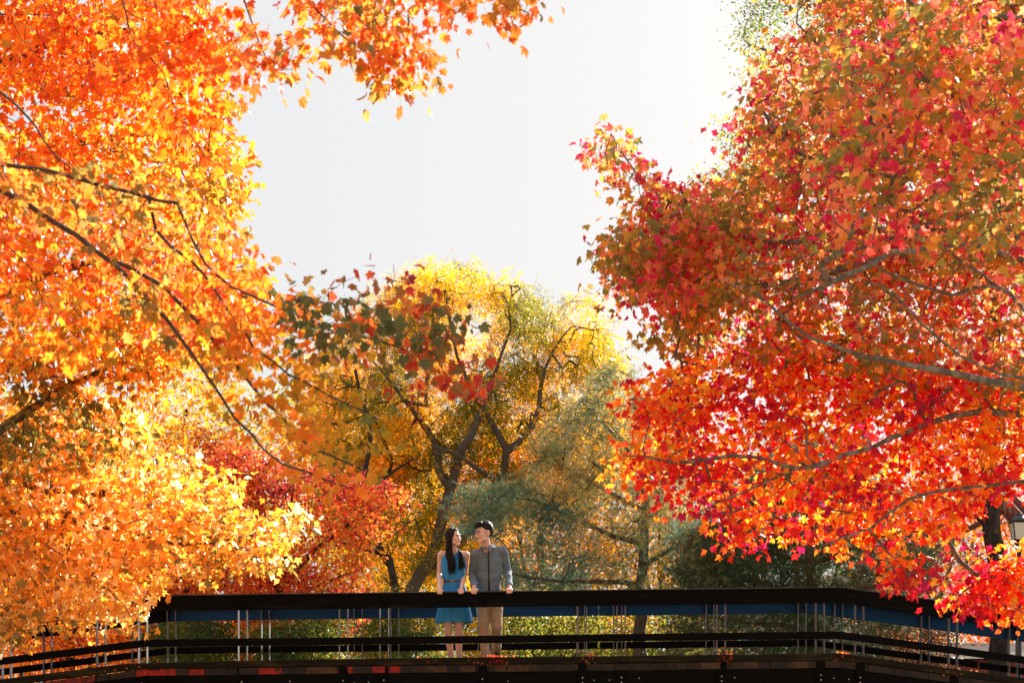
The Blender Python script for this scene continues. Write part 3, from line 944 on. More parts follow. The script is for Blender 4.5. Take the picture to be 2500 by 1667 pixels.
# ---- overhanging near branches, upper left
Yn = 9.0
b0 = np.array([-4.6, 9.2, 0.0])
near_limbs = [
    ([b0, (-4.5, 9.2, 2.0), (-4.3, 9.1, 3.6), (-4.1, 9.0, 5.2), (-3.7, 9.0, 6.6), (-3.5, 9.0, 7.4)], .17, .015),
    ([(-4.3, 9.1, 4.6), P(-200, 380, Yn), P(0, 465, Yn), P(106, 525, Yn), P(276, 640, Yn), P(367, 735, Yn), P(404, 782, Yn), P(500, 904, Yn), P(574, 1020, Yn), P(690, 1130, Yn - .1), P(850, 1190, Yn - .2)], .026, .004),
    ([(-4.2, 9.1, 4.9), P(-200, 340, Yn), P(0, 395, Yn), P(160, 425, Yn), P(310, 470, Yn), P(432, 497, Yn)], .016, .009),
    ([P(432, 497, Yn), P(445, 545, Yn), P(500, 640, Yn), P(560, 700, Yn), P(640, 735, Yn), P(720, 770, Yn), P(810, 808, Yn), P(925, 830, Yn), P(1063, 882, Yn), P(1170, 905, Yn)], .008, .003),
    ([P(362, 480, Yn), P(385, 560, Yn), P(470, 640, Yn), P(560, 760, Yn), P(660, 880, Yn), P(800, 960, Yn), P(900, 1010, Yn)], .010, .004),
    ([P(276, 640, Yn), P(400, 700, Yn + .3), P(520, 830, Yn + .3), P(650, 980, Yn + .3), P(760, 1090, Yn + .3), P(900, 1150, Yn + .3)], .014, .005),
    ([(-4.0, 9.0, 5.4), P(-150, 130, Yn), P(0, 225, Yn), P(80, 300, Yn), P(140, 390, Yn), P(240, 460, Yn)], .013, .004),
    ([(-3.7, 9.0, 6.4), P(150, -260, Yn), P(290, -30, Yn), P(330, 106, Yn), P(400, 180, Yn), P(440, 300, Yn), P(490, 370, Yn)], .012, .003),
    ([P(150, -260, Yn), P(450, -180, Yn), P(680, -80, Yn), P(760, 10, Yn), P(860, 110, Yn), P(930, 150, Yn)], .010, .003),
    ([P(450, -180, Yn), P(580, -50, Yn), P(610, 60, Yn), P(655, 150, Yn)], .008, .003),
    ([P(450, -180, Yn), P(760, -130, Yn), P(980, -90, Yn), P(1150, -40, Yn), P(1290, 30, Yn)], .012, .003),
]
make_tree('maple_tree', 'near maple whose drooping dark branches overhang the upper left', 'tree', near_limbs,
          [([(-80, 380), (180, 400), (420, 480), (560, 520), (620, 620), (640, 760), (560, 900), (420, 850), (300, 700), (150, 600), (-80, 540)], Yn + .3, .5, 95, AMBER, -.05, .35),
           ([(520, 560), (640, 640), (720, 700), (790, 760), (840, 900), (950, 1060), (960, 1190), (850, 1190), (700, 1130), (600, 1040), (500, 850), (480, 700)], Yn + .3, .5, 92, OLIVE, -.02, .2),
           ([(780, 700), (860, 670), (960, 640), (1000, 670), (1000, 730), (1080, 730), (1110, 800), (1180, 870), (1220, 910), (1180, 960), (1080, 950), (940, 910), (820, 880), (720, 780), (680, 700)], Yn - .1, .4, 48, TIPS, .08, .1),
           ([(440, -60), (900, -60), (980, 60), (1050, 150), (1040, 220), (900, 200), (780, 170), (640, 200), (560, 150), (500, 100)], Yn, .35, 88, AMBER, -.02, .3),
           ([(900, -60), (1100, -60), (1300, -40), (1320, 50), (1260, 60), (1180, 40), (1050, 30), (960, 20)], Yn, .25, 26, AMBER, -.2, .2),
           ([(300, -60), (460, -60), (540, 120), (540, 300), (560, 420), (480, 440), (380, 300), (300, 100)], Yn + .3, .4, 55, ORANGE, .0, .3),
           ([(-700, 200), (-500, -400), (100, -700), (500, -500), (400, -100), (-100, -60), (-100, 500), (-500, 700)], Yn + .3, .8, 130, AMBER, 0, .3),
           ([(-80, 600), (60, 600), (200, 760), (220, 900), (100, 860), (-80, 720)], Yn, .4, 22, ORANGE, -.2, .3)],
          .1, M_bark_twig, M_leaf, MAPLE_RICH, 53, b0, per=9, spread=.10, size=(.038, .054), singles=300, cscale=.55, amp=.3, jit=.2, hang=.95, flat=.5, tip_r=.0016, expo=2.6)

# ---- red maple, right
Yr = 13.2
b0 = np.array([6.3, 13.6, 0.0])
red_limbs = [
    ([b0, (6.2, 13.6, 1.6), (6.0, 13.5, 3.2), (5.6, 13.4, 5.0), (5.3, 13.3, 7.2), (5.1, 13.3, 8.6)], .24, .02),
    ([(6.0, 13.5, 2.9), P(2700, 1000, Yr), P(2500, 948, Yr - .5), P(2230, 893, Yr - .8), P(2050, 852, Yr - .9), P(1935, 790, Yr - .9), P(1850, 723, Yr - .8)], .065, .008),
    ([(5.9, 13.5, 3.6), P(2650, 700, Yr), P(2500, 640, Yr - .4), P(2350, 600, Yr - .8), P(2180, 620, Yr - .9), P(2060, 680, Yr - .9), P(1950, 720, Yr - .8)], .06, .008),
    ([P(2650, 700, Yr), P(2500, 575, Yr - .4), P(2360, 562, Yr), P(2180, 590, Yr), P(2000, 640, Yr)], .035, .008),
    ([(6.0, 13.5, 2.7), P(2650, 1020, Yr), P(2500, 1012, Yr), P(2330, 1012, Yr - .2), P(2130, 1090, Yr - .3), P(1940, 1142, Yr - .3), P(1850, 1110, Yr - .3), P(1650, 1130, Yr), P(1520, 1110, Yr)], .045, .006),
    ([P(1940, 1142, Yr - .3), P(1820, 1200, Yr - .2), P(1700, 1250, Yr)], .012, .005),
    ([(6.05, 13.5, 2.3), P(2650, 1180, Yr), P(2500, 1175, Yr - .2), P(2370, 1185, Yr - .3), P(2220, 1218, Yr - .3), P(2120, 1290, Yr - .3), P(2000, 1330, Yr - .2)], .035, .006),
    ([(5.7, 13.4, 4.4), P(2650, 430, Yr), P(2400, 400, Yr), P(2100, 430, Yr), P(1930, 360, Yr), P(1850, 250, Yr)], .055, .007),
    ([(5.7, 13.4, 4.2), P(2650, 520, Yr), P(2200, 560, Yr), P(1850, 590, Yr), P(1680, 520, Yr), P(1560, 430, Yr), P(1490, 330, Yr)], .055, .005),
    ([P(2200, 620, Yr), P(1850, 700, Yr), P(1650, 660, Yr), P(1520, 620, Yr)], .025, .005),
    ([(5.3, 13.3, 6.4), P(2650, 60, Yr - 1), P(2480, 40, Yr - 1), P(2330, 50, Yr - 1), P(2250, 20, Yr - 1), P(2150, -60, Yr - 1)], .04, .008),
    ([(5.5, 13.4, 5.4), P(2600, 200, Yr), P(2300, 200, Yr), P(2050, 150, Yr), P(1950, 60, Yr)], .05, .006),
    ([(6.1, 13.5, 1.9), P(2650, 1440, Yr + 1), P(2520, 1420, Yr + 1), P(2420, 1400, Yr + 1), P(2340, 1450, Yr + 1)], .03, .006),
    ([P(2120, 1290, Yr - .3), P(2180, 1350, Yr - .2), P(2230, 1400, Yr - .2)], .01, .005),
]
up = [(1990, -100), (1960, 80), (1890, 160), (1850, 200), (1810, 300), (1800, 380), (1790, 460), (1740, 450), (1700, 480), (1800, 620), (2000, 640), (2200, 640), (2600, 700), (2600, -100)]
spire = [(1475, 320), (1500, 330), (1530, 390), (1590, 430), (1680, 470), (1800, 560), (1850, 700), (1700, 760), (1600, 740), (1560, 700), (1500, 640), (1510, 560), (1640, 590), (1560, 520), (1490, 440), (1470, 380)]
mid = [(1500, 640), (1560, 600), (1700, 560), (2000, 560), (2600, 600), (2600, 1000), (2300, 960), (1900, 880), (1620, 880), (1560, 800), (1500, 740)]
low = [(1520, 960), (1600, 930), (1700, 880), (1900, 840), (2200, 860), (2600, 950), (2600, 1180), (2400, 1200), (2350, 1290), (2150, 1370), (1950, 1330), (1760, 1320), (1720, 1290), (1760, 1230), (1620, 1240), (1500, 1170), (1500, 1130), (1570, 1090), (1520, 1060), (1550, 1010)]
make_tree('red_maple', 'large maple at right with scarlet orange and gold leaves on spreading grey limbs', 'tree', red_limbs,
          [(up, Yr + .9, 1.5, 800, PEACH, .08, .25),
           (up, Yr + 3.0, 1.0, 330, PEACH, .05, .15), (mid, Yr + 2.6, .8, 180, PEACH, .0, .2),
           ([(2050, 100), (2600, -60), (2600, 640), (2300, 640), (2000, 560), (2000, 300)], Yr - 3.0, .7, 220, PEACH, .1, .4),
           (spire, Yr + .2, .9, 250, PEACH, .0, .2),
           ([(2600, -700), (3000, -800), (3400, -500), (3700, 300), (3600, 1000), (3200, 1200), (2600, 1150)], Yr + .6, 2.0, 560, PEACH, .05, .3),
           ([(2050, -100), (2100, -500), (2600, -800), (2600, -100)], Yr + .6, 1.5, 180, PEACH, .1, .3),
           (mid, Yr + .8, 1.2, 540, PEACH, .06, .3),
           (low, Yr + .8, 1.1, 680, REDS, .05, .4),
           ([(2200, 1360), (2260, 1400), (2270, 1440), (2200, 1440), (2180, 1390)], Yr - .3, .25, 12, REDS, -.2, .2),
           ([(2330, 1480), (2380, 1380), (2600, 1290), (2600, 1540), (2480, 1520), (2420, 1500)], Yr + 1, .5, 100, REDS, -.02, .25)],
          .17, M_bark, M_leaf, MAPLE, 54, b0, per=13, spread=.115, size=(.042, .059), singles=300, cscale=.45, amp=.30, jit=.25, hang=.55, flat=.7, tip_r=.0032)

# ---- bare branches with shrivelled brown leaves in front of the red maple
Yd = 10.5
b0 = np.array([4.3, 10.6, 0.0])
DRY = [(.22, .07, .04), (.36, .14, .08), (.45, .22, .13)]
make_tree('bare_tree', 'almost bare grey branches with a few shrivelled brown leaves before the red maple', 'tree',
          [([b0, (4.25, 10.6, 1.6), (4.15, 10.6, 2.8), (4.0, 10.5, 4.2), (3.8, 10.5, 5.2)], .09, .008),
           ([(4.1, 10.6, 3.2), P(2600, 850, Yd), P(2430, 700, Yd), P(2330, 720, Yd), P(2200, 680, Yd), P(2060, 620, Yd), P(1900, 640, Yd), P(1800, 660, Yd)], .02, .003),
           ([(4.15, 10.6, 3.0), P(2600, 960, Yd), P(2400, 900, Yd), P(2250, 790, Yd), P(2150, 700, Yd), P(2000, 650, Yd)], .018, .003),
           ([(4.0, 10.5, 3.9), P(2550, 560, Yd), P(2350, 640, Yd), P(2280, 800, Yd), P(2300, 900, Yd)], .012, .003),
           ([P(2430, 700, Yd), P(2300, 600, Yd), P(2200, 560, Yd)], .01, .003)],
          [([(1720, 640), (1800, 600), (2100, 560), (2500, 500), (2560, 900), (2300, 880), (2000, 800), (1800, 760)], Yd, .35, 260, DRY, 0, .1)],
          .12, M_bark, M_leaf, QUAD, 55, b0, per=1, spread=.03, size=(.035, .05), cscale=.5, hang=1.2, flat=.2, tip_r=.0021, expo=2.7, bend=.6)

# ------------------------------------------------------------------ house at far right
M_siding = mat('red_clapboard', (.34, .07, .055), .7, .3, (30, (.28, .055, .045), .4, .7), (60, .2, .002), stretch=(.2, 1, 3))
M_roof = mat('brown_pink_shingle', (.045, .028, .025), .95, .02, (25, (.035, .022, .02), .4, .7), (60, .6, .01))
M_trim = mat('white_trim', (.8, .78, .76), .5, .4)
HB = (9.7, 34.0, 0.0)
H = empty('house', HB, 'low house with red clapboard siding and brownish roof behind the right end of the bridge', 'house')
hx0, hx1 = X(2275, 34), X(2275, 34) + 6.0
hx_d = X(2160, 35)
ztop = EYE + (HOR - 1605) / F * 34
mb = MB(); mb.box(hx0 + .05, hx1, 34.05, 38.0, -.1, ztop - .05); mb.obj('wall', M_siding, H, HB)
z = 0.0
while z < ztop - .1:
    mb = MB()
    mb.prism([(34.05, z), (34.05, z + .128), (34.035, z + .128), (34.018, z)], hx0 + .09, hx1)
    mb.obj('siding_board', M_siding, H, HB)
    mb = MB(); mb.box(hx_d + .1, hx0 - .02, 35.0 + .0, 35.03, z, z + .118); mb.obj('siding_board', M_siding, H, HB)
    z += .13
mb = MB(); mb.box(hx_d + .1, hx0 + .05, 35.031, 38.0, -.1, ztop - .05); mb.obj('wall', M_siding, H, HB)
mb = MB(); mb.box(hx0 - .02, hx0 + .088, 33.99, 34.09, -.1, ztop - .04); mb.obj('corner_trim', M_trim, H, HB)
mb = MB(); mb.box(hx0 - .4, hx1 + .3, 33.60, 33.64, ztop - .03, ztop + .1); mb.obj('fascia', M_trim, H, HB)
mb = MB()
mb.prism([(33.642, ztop + .02), (33.642, ztop + .095), (36.3, ztop + .42), (38.6, ztop + .1), (38.6, ztop + .02), (36.3, ztop + .35)], hx0 - .4, hx1 + .3)
mb.obj('roof', M_roof, H, HB)
mb = MB(); mb.prism([(34.6, ztop + .0), (34.6, ztop + .08), (36.3, ztop + .5), (38.4, ztop + .06), (38.4, ztop)], hx_d - .2, hx0 - .41)
mb.obj('roof', M_roof, H, HB)

# ------------------------------------------------------------------ lamp post at the right edge
M_lamp = mat('black_lamp_metal', (.012, .012, .012), .35, .5)
M_lglass = mat('frosted_lamp_glass', (.75, .7, .62), .3, .5)
lb = P(2488, 1800, 24.5); lb[2] = .1
LP_ = empty('lamp_post', lb, 'black lamp post with four sided lantern at the right edge', 'lamp post')
lx, ly = lb[0], lb[1]
zb = EYE + (HOR - 1318) / F * 24.5
mb = MB(); mb.tube([(lx, ly, .1), (lx, ly, .5), (lx, ly, 2.0), (lx, ly, zb - .12)], [.07, .045, .038, .032], 12, caps=False); mb.obj('pole', M_lamp, LP_, lb, True)
mb = MB(); mb.ell((lx, ly, zb - .08), (.055, .055, .03)); mb.tube([(lx, ly, zb - .13), (lx, ly, zb)], [.05, .07], 12); mb.obj('collar', M_lamp, LP_, lb, True)
mb = MB()
s0, s1, hh = .075, .115, .25
v = [(lx + a * s0, ly + b * s0, zb) for a, b in ((-1, -1), (1, -1), (1, 1), (-1, 1))] + [(lx + a * s1, ly + b * s1, zb + hh) for a, b in ((-1, -1), (1, -1), (1, 1), (-1, 1))]
mb.add(v, [(0, 3, 2, 1), (4, 5, 6, 7), (0, 1, 5, 4), (1, 2, 6, 5), (2, 3, 7, 6), (3, 0, 4, 7)])
mb.obj('lantern_glass', M_lglass, LP_, lb)
mb = MB()
for i in range(4): mb.tube([v[i], v[i + 4]], .009, 6)
for i in range(4):
    mb.tube([v[i], v[(i + 1) % 4]], .009, 6); mb.tube([v[4 + i], v[4 + (i + 1) % 4]], .011, 6)
mb.obj('lantern_frame', M_lamp, LP_, lb)
mb = MB()
secs = [(zb + hh + .012, .15), (zb + hh + .03, .145), (zb + hh + .09, .07), (zb + hh + .12, .055), (zb + hh + .125, .02), (zb + hh + .17, .012)]
mb.loft([((lx, ly, z_), r_, r_) for z_, r_ in secs], 4 * 4)
mb.obj('lantern_roof', M_lamp, LP_, lb)

# ------------------------------------------------------------------ black picket fence beyond the left end
fy = 31.0
fb = P(100, 1800, fy); fb[2] = 0
FN = empty('picket_fence', fb, 'black metal picket fence seen through the rails at far left', 'fence')
fx0, fx1 = X(-160, fy), X(420, fy)
ftop = EYE + (HOR - 1562) / F * fy


def fz(x): return -.03 * (x - fx0)


for zz in (0, -.17, -.95):
    mb = MB(); mb.prism([(fy - .02, ftop + zz - .035), (fy + .02, ftop + zz - .035), (fy + .02, ftop + zz), (fy - .02, ftop + zz)], fx0, fx1, fz(fx0), fz(fx1))
    mb.obj('rail', M_lamp, FN, fb)
x = fx0 + .05
while x < fx1:
    mb = MB(); mb.box(x - .008, x + .008, fy - .008, fy + .008, -.3, ftop - .04 + fz(x)); mb.obj('picket', M_lamp, FN, fb)
    x += .115
for q in range(4):
    xx = fx0 + .3 + q * 1.25
    mb = MB(); mb.box(xx - .035, xx + .035, fy + .021, fy + .09, -.4, ftop + .04 + fz(xx)); mb.obj('fence_post', M_lamp, FN, fb)

# ------------------------------------------------------------------ fallen leaves caught on the bridge kerb
rng = np.random.default_rng(5)
pts = []
for cx_, w_, n_ in ((1215, 26, 60), (1175, 40, 18), (1440, 12, 26), (1772, 18, 30), (1040, 30, 6), (2060, 30, 16), (2300, 60, 16), (300, 60, 14)):
    xx = (rng.normal(cx_, w_ * .6, n_) - 1250) / 200
    on_top = rng.random(n_) < .5
    zz = np.array([dz(q) for q in xx]) + EYE + np.where(on_top, .992, .90 + rng.uniform(-.02, .06, n_))
    yy = np.where(on_top, rng.uniform(YF - .03, YF + .08, n_), YF - .04)
    pts.append(np.stack([xx, yy, zz], 1))
pos = np.concatenate(pts)
n_ = len(pos)
_, R = leaf_frames(rng, pos, np.tile([0, 0, 1.0], (n_, 1)), 1, .01, .2, .4)
cols = palette(rng, pos, [(.35, .03, .012), (.55, .1, .02), (.4, .16, .04), (.2, .08, .03)], .3, 3)
o = link('fallen_leaves', leaf_mesh('fallen_leaves', pos, R, rng.uniform(.02, .032, n_), cols, MAPLE, M_leaf, rng, (0, 0, 0)))
tag(o, 'rusty fallen leaves caught along the kerb of the bridge', 'fallen leaves', kind='stuff')


# ------------------------------------------------------------------ people
def skin(name, c): return mat(name, c, .5, .35, (35, tuple(q * .88 for q in c), .4, .7), (220, .12, .001))


M_skin_w = skin('woman_skin', (.80, .50, .42))
M_skin_m = skin('man_skin', (.80, .50, .41))
for m_ in (M_skin_w, M_skin_m):
    b_ = m_.node_tree.nodes['Principled BSDF']
    b_.inputs['Subsurface Weight'].default_value = .12
    b_.inputs['Subsurface Radius'].default_value = (.02, .008, .004)
    b_.inputs['Subsurface Scale'].default_value = .5
M_hair = mat('black_hair', (.006, .004, .004), .6, .25, (60, (.014, .009, .007), .45, .6), (120, .7, .004), stretch=(1, 1, .12))
M_dress = mat('blue_dress_fabric', (.03, .27, .62), .7, .3, (14, (.025, .22, .52), .4, .7), (120, .25, .002), stretch=(1, 1, .4))
M_shirt = mat('grey_shirt_fabric', (.135, .19, .24), .85, .15, (160, (.16, .215, .265), .4, .65), (160, .25, .001))
M_placket = mat('black_placket_fabric', (.008, .008, .009), .6, .3)
M_tan = mat('tan_trouser_fabric', (.55, .38, .27), .85, .2, (12, (.47, .31, .21), .4, .7), (120, .2, .001))
M_shoe = mat('black_leather', (.01, .01, .01), .35, .5)
M_nude = mat('tan_leather', (.35, .18, .11), .4, .5)
M_eye = mat('eye_white', (.75, .72, .68), .2, .5)
M_iris = mat('dark_iris', (.012, .008, .006), .15, .6)
M_lip = mat('lip', (.5, .12, .11), .4, .4)
M_gold = mat('gold_buckle', (.75, .55, .2), .25, .5, metal=1.0)
M_silver = mat('silver_metal', (.7, .7, .72), .25, .5, metal=1.0)
M_belt = mat('brown_belt_leather', (.10, .045, .025), .45, .4)
M_glassframe = mat('black_spectacle_frame', (.008, .008, .008), .3, .5)


class Head:
    def __init__(self, c, yaw, pitch=0.0, roll=0.0, s=1.0):
        self.c = Vector(c)
        self.R = (Matrix.Rotation(math.radians(yaw), 3, 'Z') @ Matrix.Rotation(math.radians(pitch), 3, 'X') @ Matrix.Rotation(math.radians(roll), 3, 'Y'))
        self.s = s

    def p(self, x, y, z): return self.c + self.R @ (Vector((x, y, z)) * self.s)

    def r(self, *r): return tuple(q * self.s for q in r)

    def ell(self, mb, c, r, **k): mb.ell(self.p(*c), self.r(*r), self.R, **k)

    def skull(self, mb, fem):
        E_ = self.ell
        E_(mb, (0, .018, .035), (.073, .092, .088), nu=22, nv=14)
        E_(mb, (0, -.026, -.018), (.061, .062, .086), nu=20, nv=14)
        j = .026 if fem else .033
        E_(mb, (0, -.056, -.090), (j, .028, .022))
        for s in (-1, 1):
            E_(mb, (.040 * s, -.020, -.070), (.021 if fem else .023, .042, .021))
            E_(mb, (.036 * s, -.058, -.022), (.026, .026, .026))
            E_(mb, (.077 * s, .012, -.008), (.007, .017, .029))
        E_(mb, (0, -.076, .028), (.046, .014, .011))
        mb.tube([self.p(0, -.082, .014), self.p(0, -.095, -.008), self.p(0, -.104, -.026)], [.007 * self.s, .009 * self.s, .011 * self.s], 8)
        for s in (-1, 1): E_(mb, (.011 * s, -.094, -.030), (.009, .010, .007), nu=8, nv=6)
        E_(mb, (0, -.087, -.050), (.021, .010, .006))
        E_(mb, (0, -.085, -.063), (.018, .010, .006))

    def face_parts(self, root, base):
        for s in (-1, 1):
            mb = MB(); self.ell(mb, (.029 * s, -.0815, .004), (.0135, .0065, .0062), nu=12, nv=8)
            e = mb.obj('eye', M_eye, root, base, True)
            mb = MB(); self.ell(mb, (.029 * s + .002, -.0865, .004), (.0058, .0035, .0058), nu=10, nv=8)
            i = mb.obj('iris', M_iris, e, base, True)
            mb = MB()
            mb.tube([self.p(.012 * s, -.093, .022), self.p(.028 * s, -.092, .028), self.p(.046 * s, -.078, .024)], [.003, .0034, .002], 6)
            mb.obj('eyebrow', M_hair, root, base, True)
            mb = MB()
            mb.tube([self.p(.015 * s, -.088, .010), self.p(.029 * s, -.0905, .0125), self.p(.044 * s, -.080, .008)], [.0012, .002, .0014], 6)
            mb.obj('eyelash', M_hair, root, base, True)
        mb = MB()
        mb.tube([self.p(-.019, -.089, -.055), self.p(-.008, -.0975, -.051), self.p(.008, -.0975, -.051), self.p(.019, -.089, -.055)], [.002, .0042, .0042, .002], 8)
        mb.tube([self.p(-.017, -.089, -.057), self.p(0, -.0955, -.063), self.p(.017, -.089, -.057)], [.002, .0052, .002], 8)
        mb.obj('lips', M_lip, root, base, True)

    def cap(self, line, rr, seed, nu=96, nv=40, rough=.004):
        """hair shell: line(angle)-> lowest height of the hair; a closed form that dives into the skull below it"""
        v, f = [], []
        for j in range(nv + 1):
            t = math.pi * j / nv
            for i in range(nu):
                a_ = 2 * math.pi * i / nu                  # 0 = local +x, 270deg = face
                d = Vector((math.sin(t) * math.cos(a_), math.sin(t) * math.sin(a_), math.cos(t)))
                q = Vector((d.x * rr[0], .020 + d.y * rr[1], .038 + d.z * rr[2]))
                k = max(0, min(1, (q.z - line(a_)) / .012))
                wv = mnoise.noise(Vector((d.x * 9 + seed, d.y * 9, d.z * 2.2))) * rough + mnoise.noise(Vector((a_ * 14, d.z * 3, seed))) * rough * .6
                s_ = (.86 + .14 * k)
                q = Vector((q.x * s_, .02 + (q.y - .02) * s_, .038 + (q.z - .038) * (s_ if q.z < .08 else 1)))
                q += d * wv * k
                v.append(self.p(*q))
        for j in range(nv):
            for i in range(nu):
                f.append((j * nu + i, (j + 1) * nu + i, (j + 1) * nu + (i + 1) % nu, j * nu + (i + 1) % nu))
        return v, f


def hand(mb, wrist, palm, side, rz, railY=YF - .06, s=1.0):
    """hand resting on the rail cap: palm on top, four fingers bent over the front edge, thumb at the side"""
    wx, wy, wz = wrist
    px_, pz = palm[0], rz
    k0 = Vector((px_, railY + .030, pz + .024))                     # middle of the knuckles
    mb.tube([Vector(wrist), Vector((px_, railY + .092, pz + .032))], [.026 * s, .028 * s], 12, .75)
    mb.ell((px_, railY + .068, pz + .022), (.040 * s, .050 * s, .019 * s))
    mb.ell((px_, railY + .034, pz + .022), (.041 * s, .022 * s, .017 * s))
    lens = (.85, .97, 1.0, .92)
    for i in range(4):
        o = (i - 1.5) * .0195 * s
        q = -side * o                      # index finger nearest the body's middle
        L = lens[3 - i] if side > 0 else lens[3 - i]
        r = (.0098 if i < 3 else .0088) * s
        a0 = Vector((px_ + q, railY + .022, pz + .022))
        a1 = Vector((px_ + q * 1.05, railY - .012 - .003 * L, pz + .014))
        a2 = Vector((px_ + q * 1.05, railY - .019, pz + .014 - .026 * L))
        a3 = Vector((px_ + q * 1.0, railY - .013, pz + .014 - .026 * L - .022 * L))
        mb.tube([a0, a1], [r * 1.08, r], 10)
        mb.tube([a1, a2], [r, r * .95], 10)
        mb.tube([a2, a3], [r * .95, r * .82], 10)
    t0 = Vector((px_ + side * .030 * s, railY + .075, pz + .020))
    t1 = Vector((px_ + side * .048 * s, railY + .040, pz + .014))
    t2 = Vector((px_ + side * .043 * s, railY + .012, pz + .013))
    mb.tube([t0, t1], [.014 * s, .0115 * s], 10)
    mb.tube([t1, t2], [.0115 * s, .009 * s], 10)


ZD = EYE + .895          # deck level at x = 0


def Zp(x): return EYE + dz(x) + 1.79      # top of the rail cap

# ---------------- woman
wx = -.725
DW = ZD + dz(wx)
WB = (wx, 21.36, DW)
W = empty('person', WB, 'woman with long black hair in a sleeveless blue belted dress leaning on the railing', 'person')
hw = Head((-.722, 21.24, EYE + 2.468), 52, -3, 0, 1.0)
mb = MB()
hw.skull(mb, True)
E = EYE
mb.tube([(-.725, 21.30, E + 2.24), (-.722, 21.27, E + 2.34), (-.720, 21.26, E + 2.42)], [.052, .045, .047], 14)
# shoulders and upper chest (under the dress)
mb.loft([((wx, 21.33, E + z_), a_, b_) for z_, a_, b_ in ((1.60, .10, .08), (1.72, .155, .11), (1.84, .14, .095), (1.96, .115, .08), (2.10, .135, .09), (2.20, .145, .085), (2.27, .125, .065), (2.31, .07, .05))], 20)
wr = {}
for s, sh, el, hx in ((-1, (-.880, 21.33, E + 2.262), (-.905, 21.40, E + 2.03), X(1074)), (1, (-.572, 21.33, E + 2.262), (-.585, 21.41, E + 2.035), X(1126))):
    wr_ = Vector((hx + s * .0, YF + .075, Zp(hx) + .055))
    mb.ell(sh, (.048, .048, .052))
    mb.tube([(wx + s * .09, 21.33, E + 2.275), sh], [.045, .046], 12)
    mid_ = [(sh[i] * .55 + el[i] * .45) for i in range(3)]
    mb.tube([sh, mid_, el], [.043, .038, .033], 14)
    fm = [(el[i] * .6 + wr_[i] * .4) for i in range(3)]
    mb.tube([el, fm, wr_], [.034, .033, .023], 14)
    hand(mb, wr_, (hx,), -s, Zp(hx), s=.90)
for s in (-1, 1):
    hipx = wx + s * .075
    kx = wx + s * .066 + .000
    ax = wx + s * .047 + .02
    mb.tube([(hipx, 21.34, E + 1.70), (hipx, 21.33, E + 1.52), (kx, 21.32, E + 1.36)], [.088, .073, .050], 16)
    mb.tube([(kx, 21.32, E + 1.36), (kx - s * .002, 21.35, E + 1.24), (ax, 21.36, DW + .10)], [.049, .050, .030], 16)
    mb.tube([(ax, 21.37, DW + .10), (ax, 21.33, DW + .06), (ax + s * .015, 21.25, DW + .032)], [.032, .032, .026], 10, .8)
mb.fused('body', M_skin_w, W, WB, .0062, 4)
hw.face_parts(W, WB)


def dmod(k, a_):
    return 1.0


dress = MB()
secs = [(2.318, .062, .052), (2.30, .085, .062), (2.27, .118, .078), (2.22, .146, .100), (2.15, .152, .112), (2.06, .142, .106), (1.985, .132, .094), (1.945, .128, .090), (1.93, .118, .086)]
dress.loft([((wx, 21.33, E + z_), a_, b_) for z_, a_, b_ in secs], 64, cap=False, mod=lambda k, a_: 1 + (.026 * math.sin(a_ * 15 + k * .15) + .018 * math.sin(a_ * 27)) * min(1, k / 4) * (1 if k < 8 else .3))
sk = [(1.93, .119, .087), (1.915, .122, .089), (1.86, .142, .102), (1.78, .166, .122), (1.70, .178, .132), (1.60, .192, .142), (1.50, .212, .155), (1.43, .228, .166), (1.425, .222, .160)]
dress.loft([((wx + .005, 21.33, E + z_ + 0.0), a_, b_) for z_, a_, b_ in sk], 96, cap=False,
           mod=lambda k, a_: 1 + (.060 * math.sin(a_ * 13 + .8) + .04 * math.sin(a_ * 21 + 2)) * (k / 8) ** 1.2 + (.012 * math.sin(a_ * 29) if k < 4 else 0))
d = dress.obj('dress', M_dress, W, WB, True)
sm = d.modifiers.new('t', 'SOLIDIFY'); sm.thickness = .004; sm.offset = -1
ss = d.modifiers.new('s', 'SUBSURF'); ss.levels = 1; ss.render_levels = 1
belt = MB()
n_b = 48
belt.loft([((wx, 21.33, E + z_), a_, b_) for z_, a_, b_ in ((1.922, .123, .091), (1.924, .127, .095), (1.942, .128, .096), (1.945, .124, .092))], n_b, cap=False)
bl = belt.obj('belt', M_belt, W, WB, True)
mb = MB()
for a_, b_ in (((-.016, -.012), (.016, -.012)), ((-.016, .012), (.016, .012)), ((-.016, -.012), (-.016, .012)), ((.016, -.012), (.016, .012)), ((0, 0), (.016, 0))):
    mb.tube([(wx - .01 + a_[0], 21.33 - .098, E + 1.933 + a_[1]), (wx - .01 + b_[0], 21.33 - .098, E + 1.933 + b_[1])], .0025, 6)
mb.obj('buckle', M_gold, bl, WB)
# shoes
for s in (-1, 1):
    ax = wx + s * .047 + .02
    mb = MB(); mb.ell((ax + s * .01, 21.30, DW + .030), (.038, .10, .026)); mb.ell((ax, 21.37, DW + .045), (.033, .038, .04)); mb.box(ax - .02, ax + .02, 21.37, 21.40, DW + .001, DW + .03)
    mb.fused('shoe', M_nude, W, WB, .006, 2)
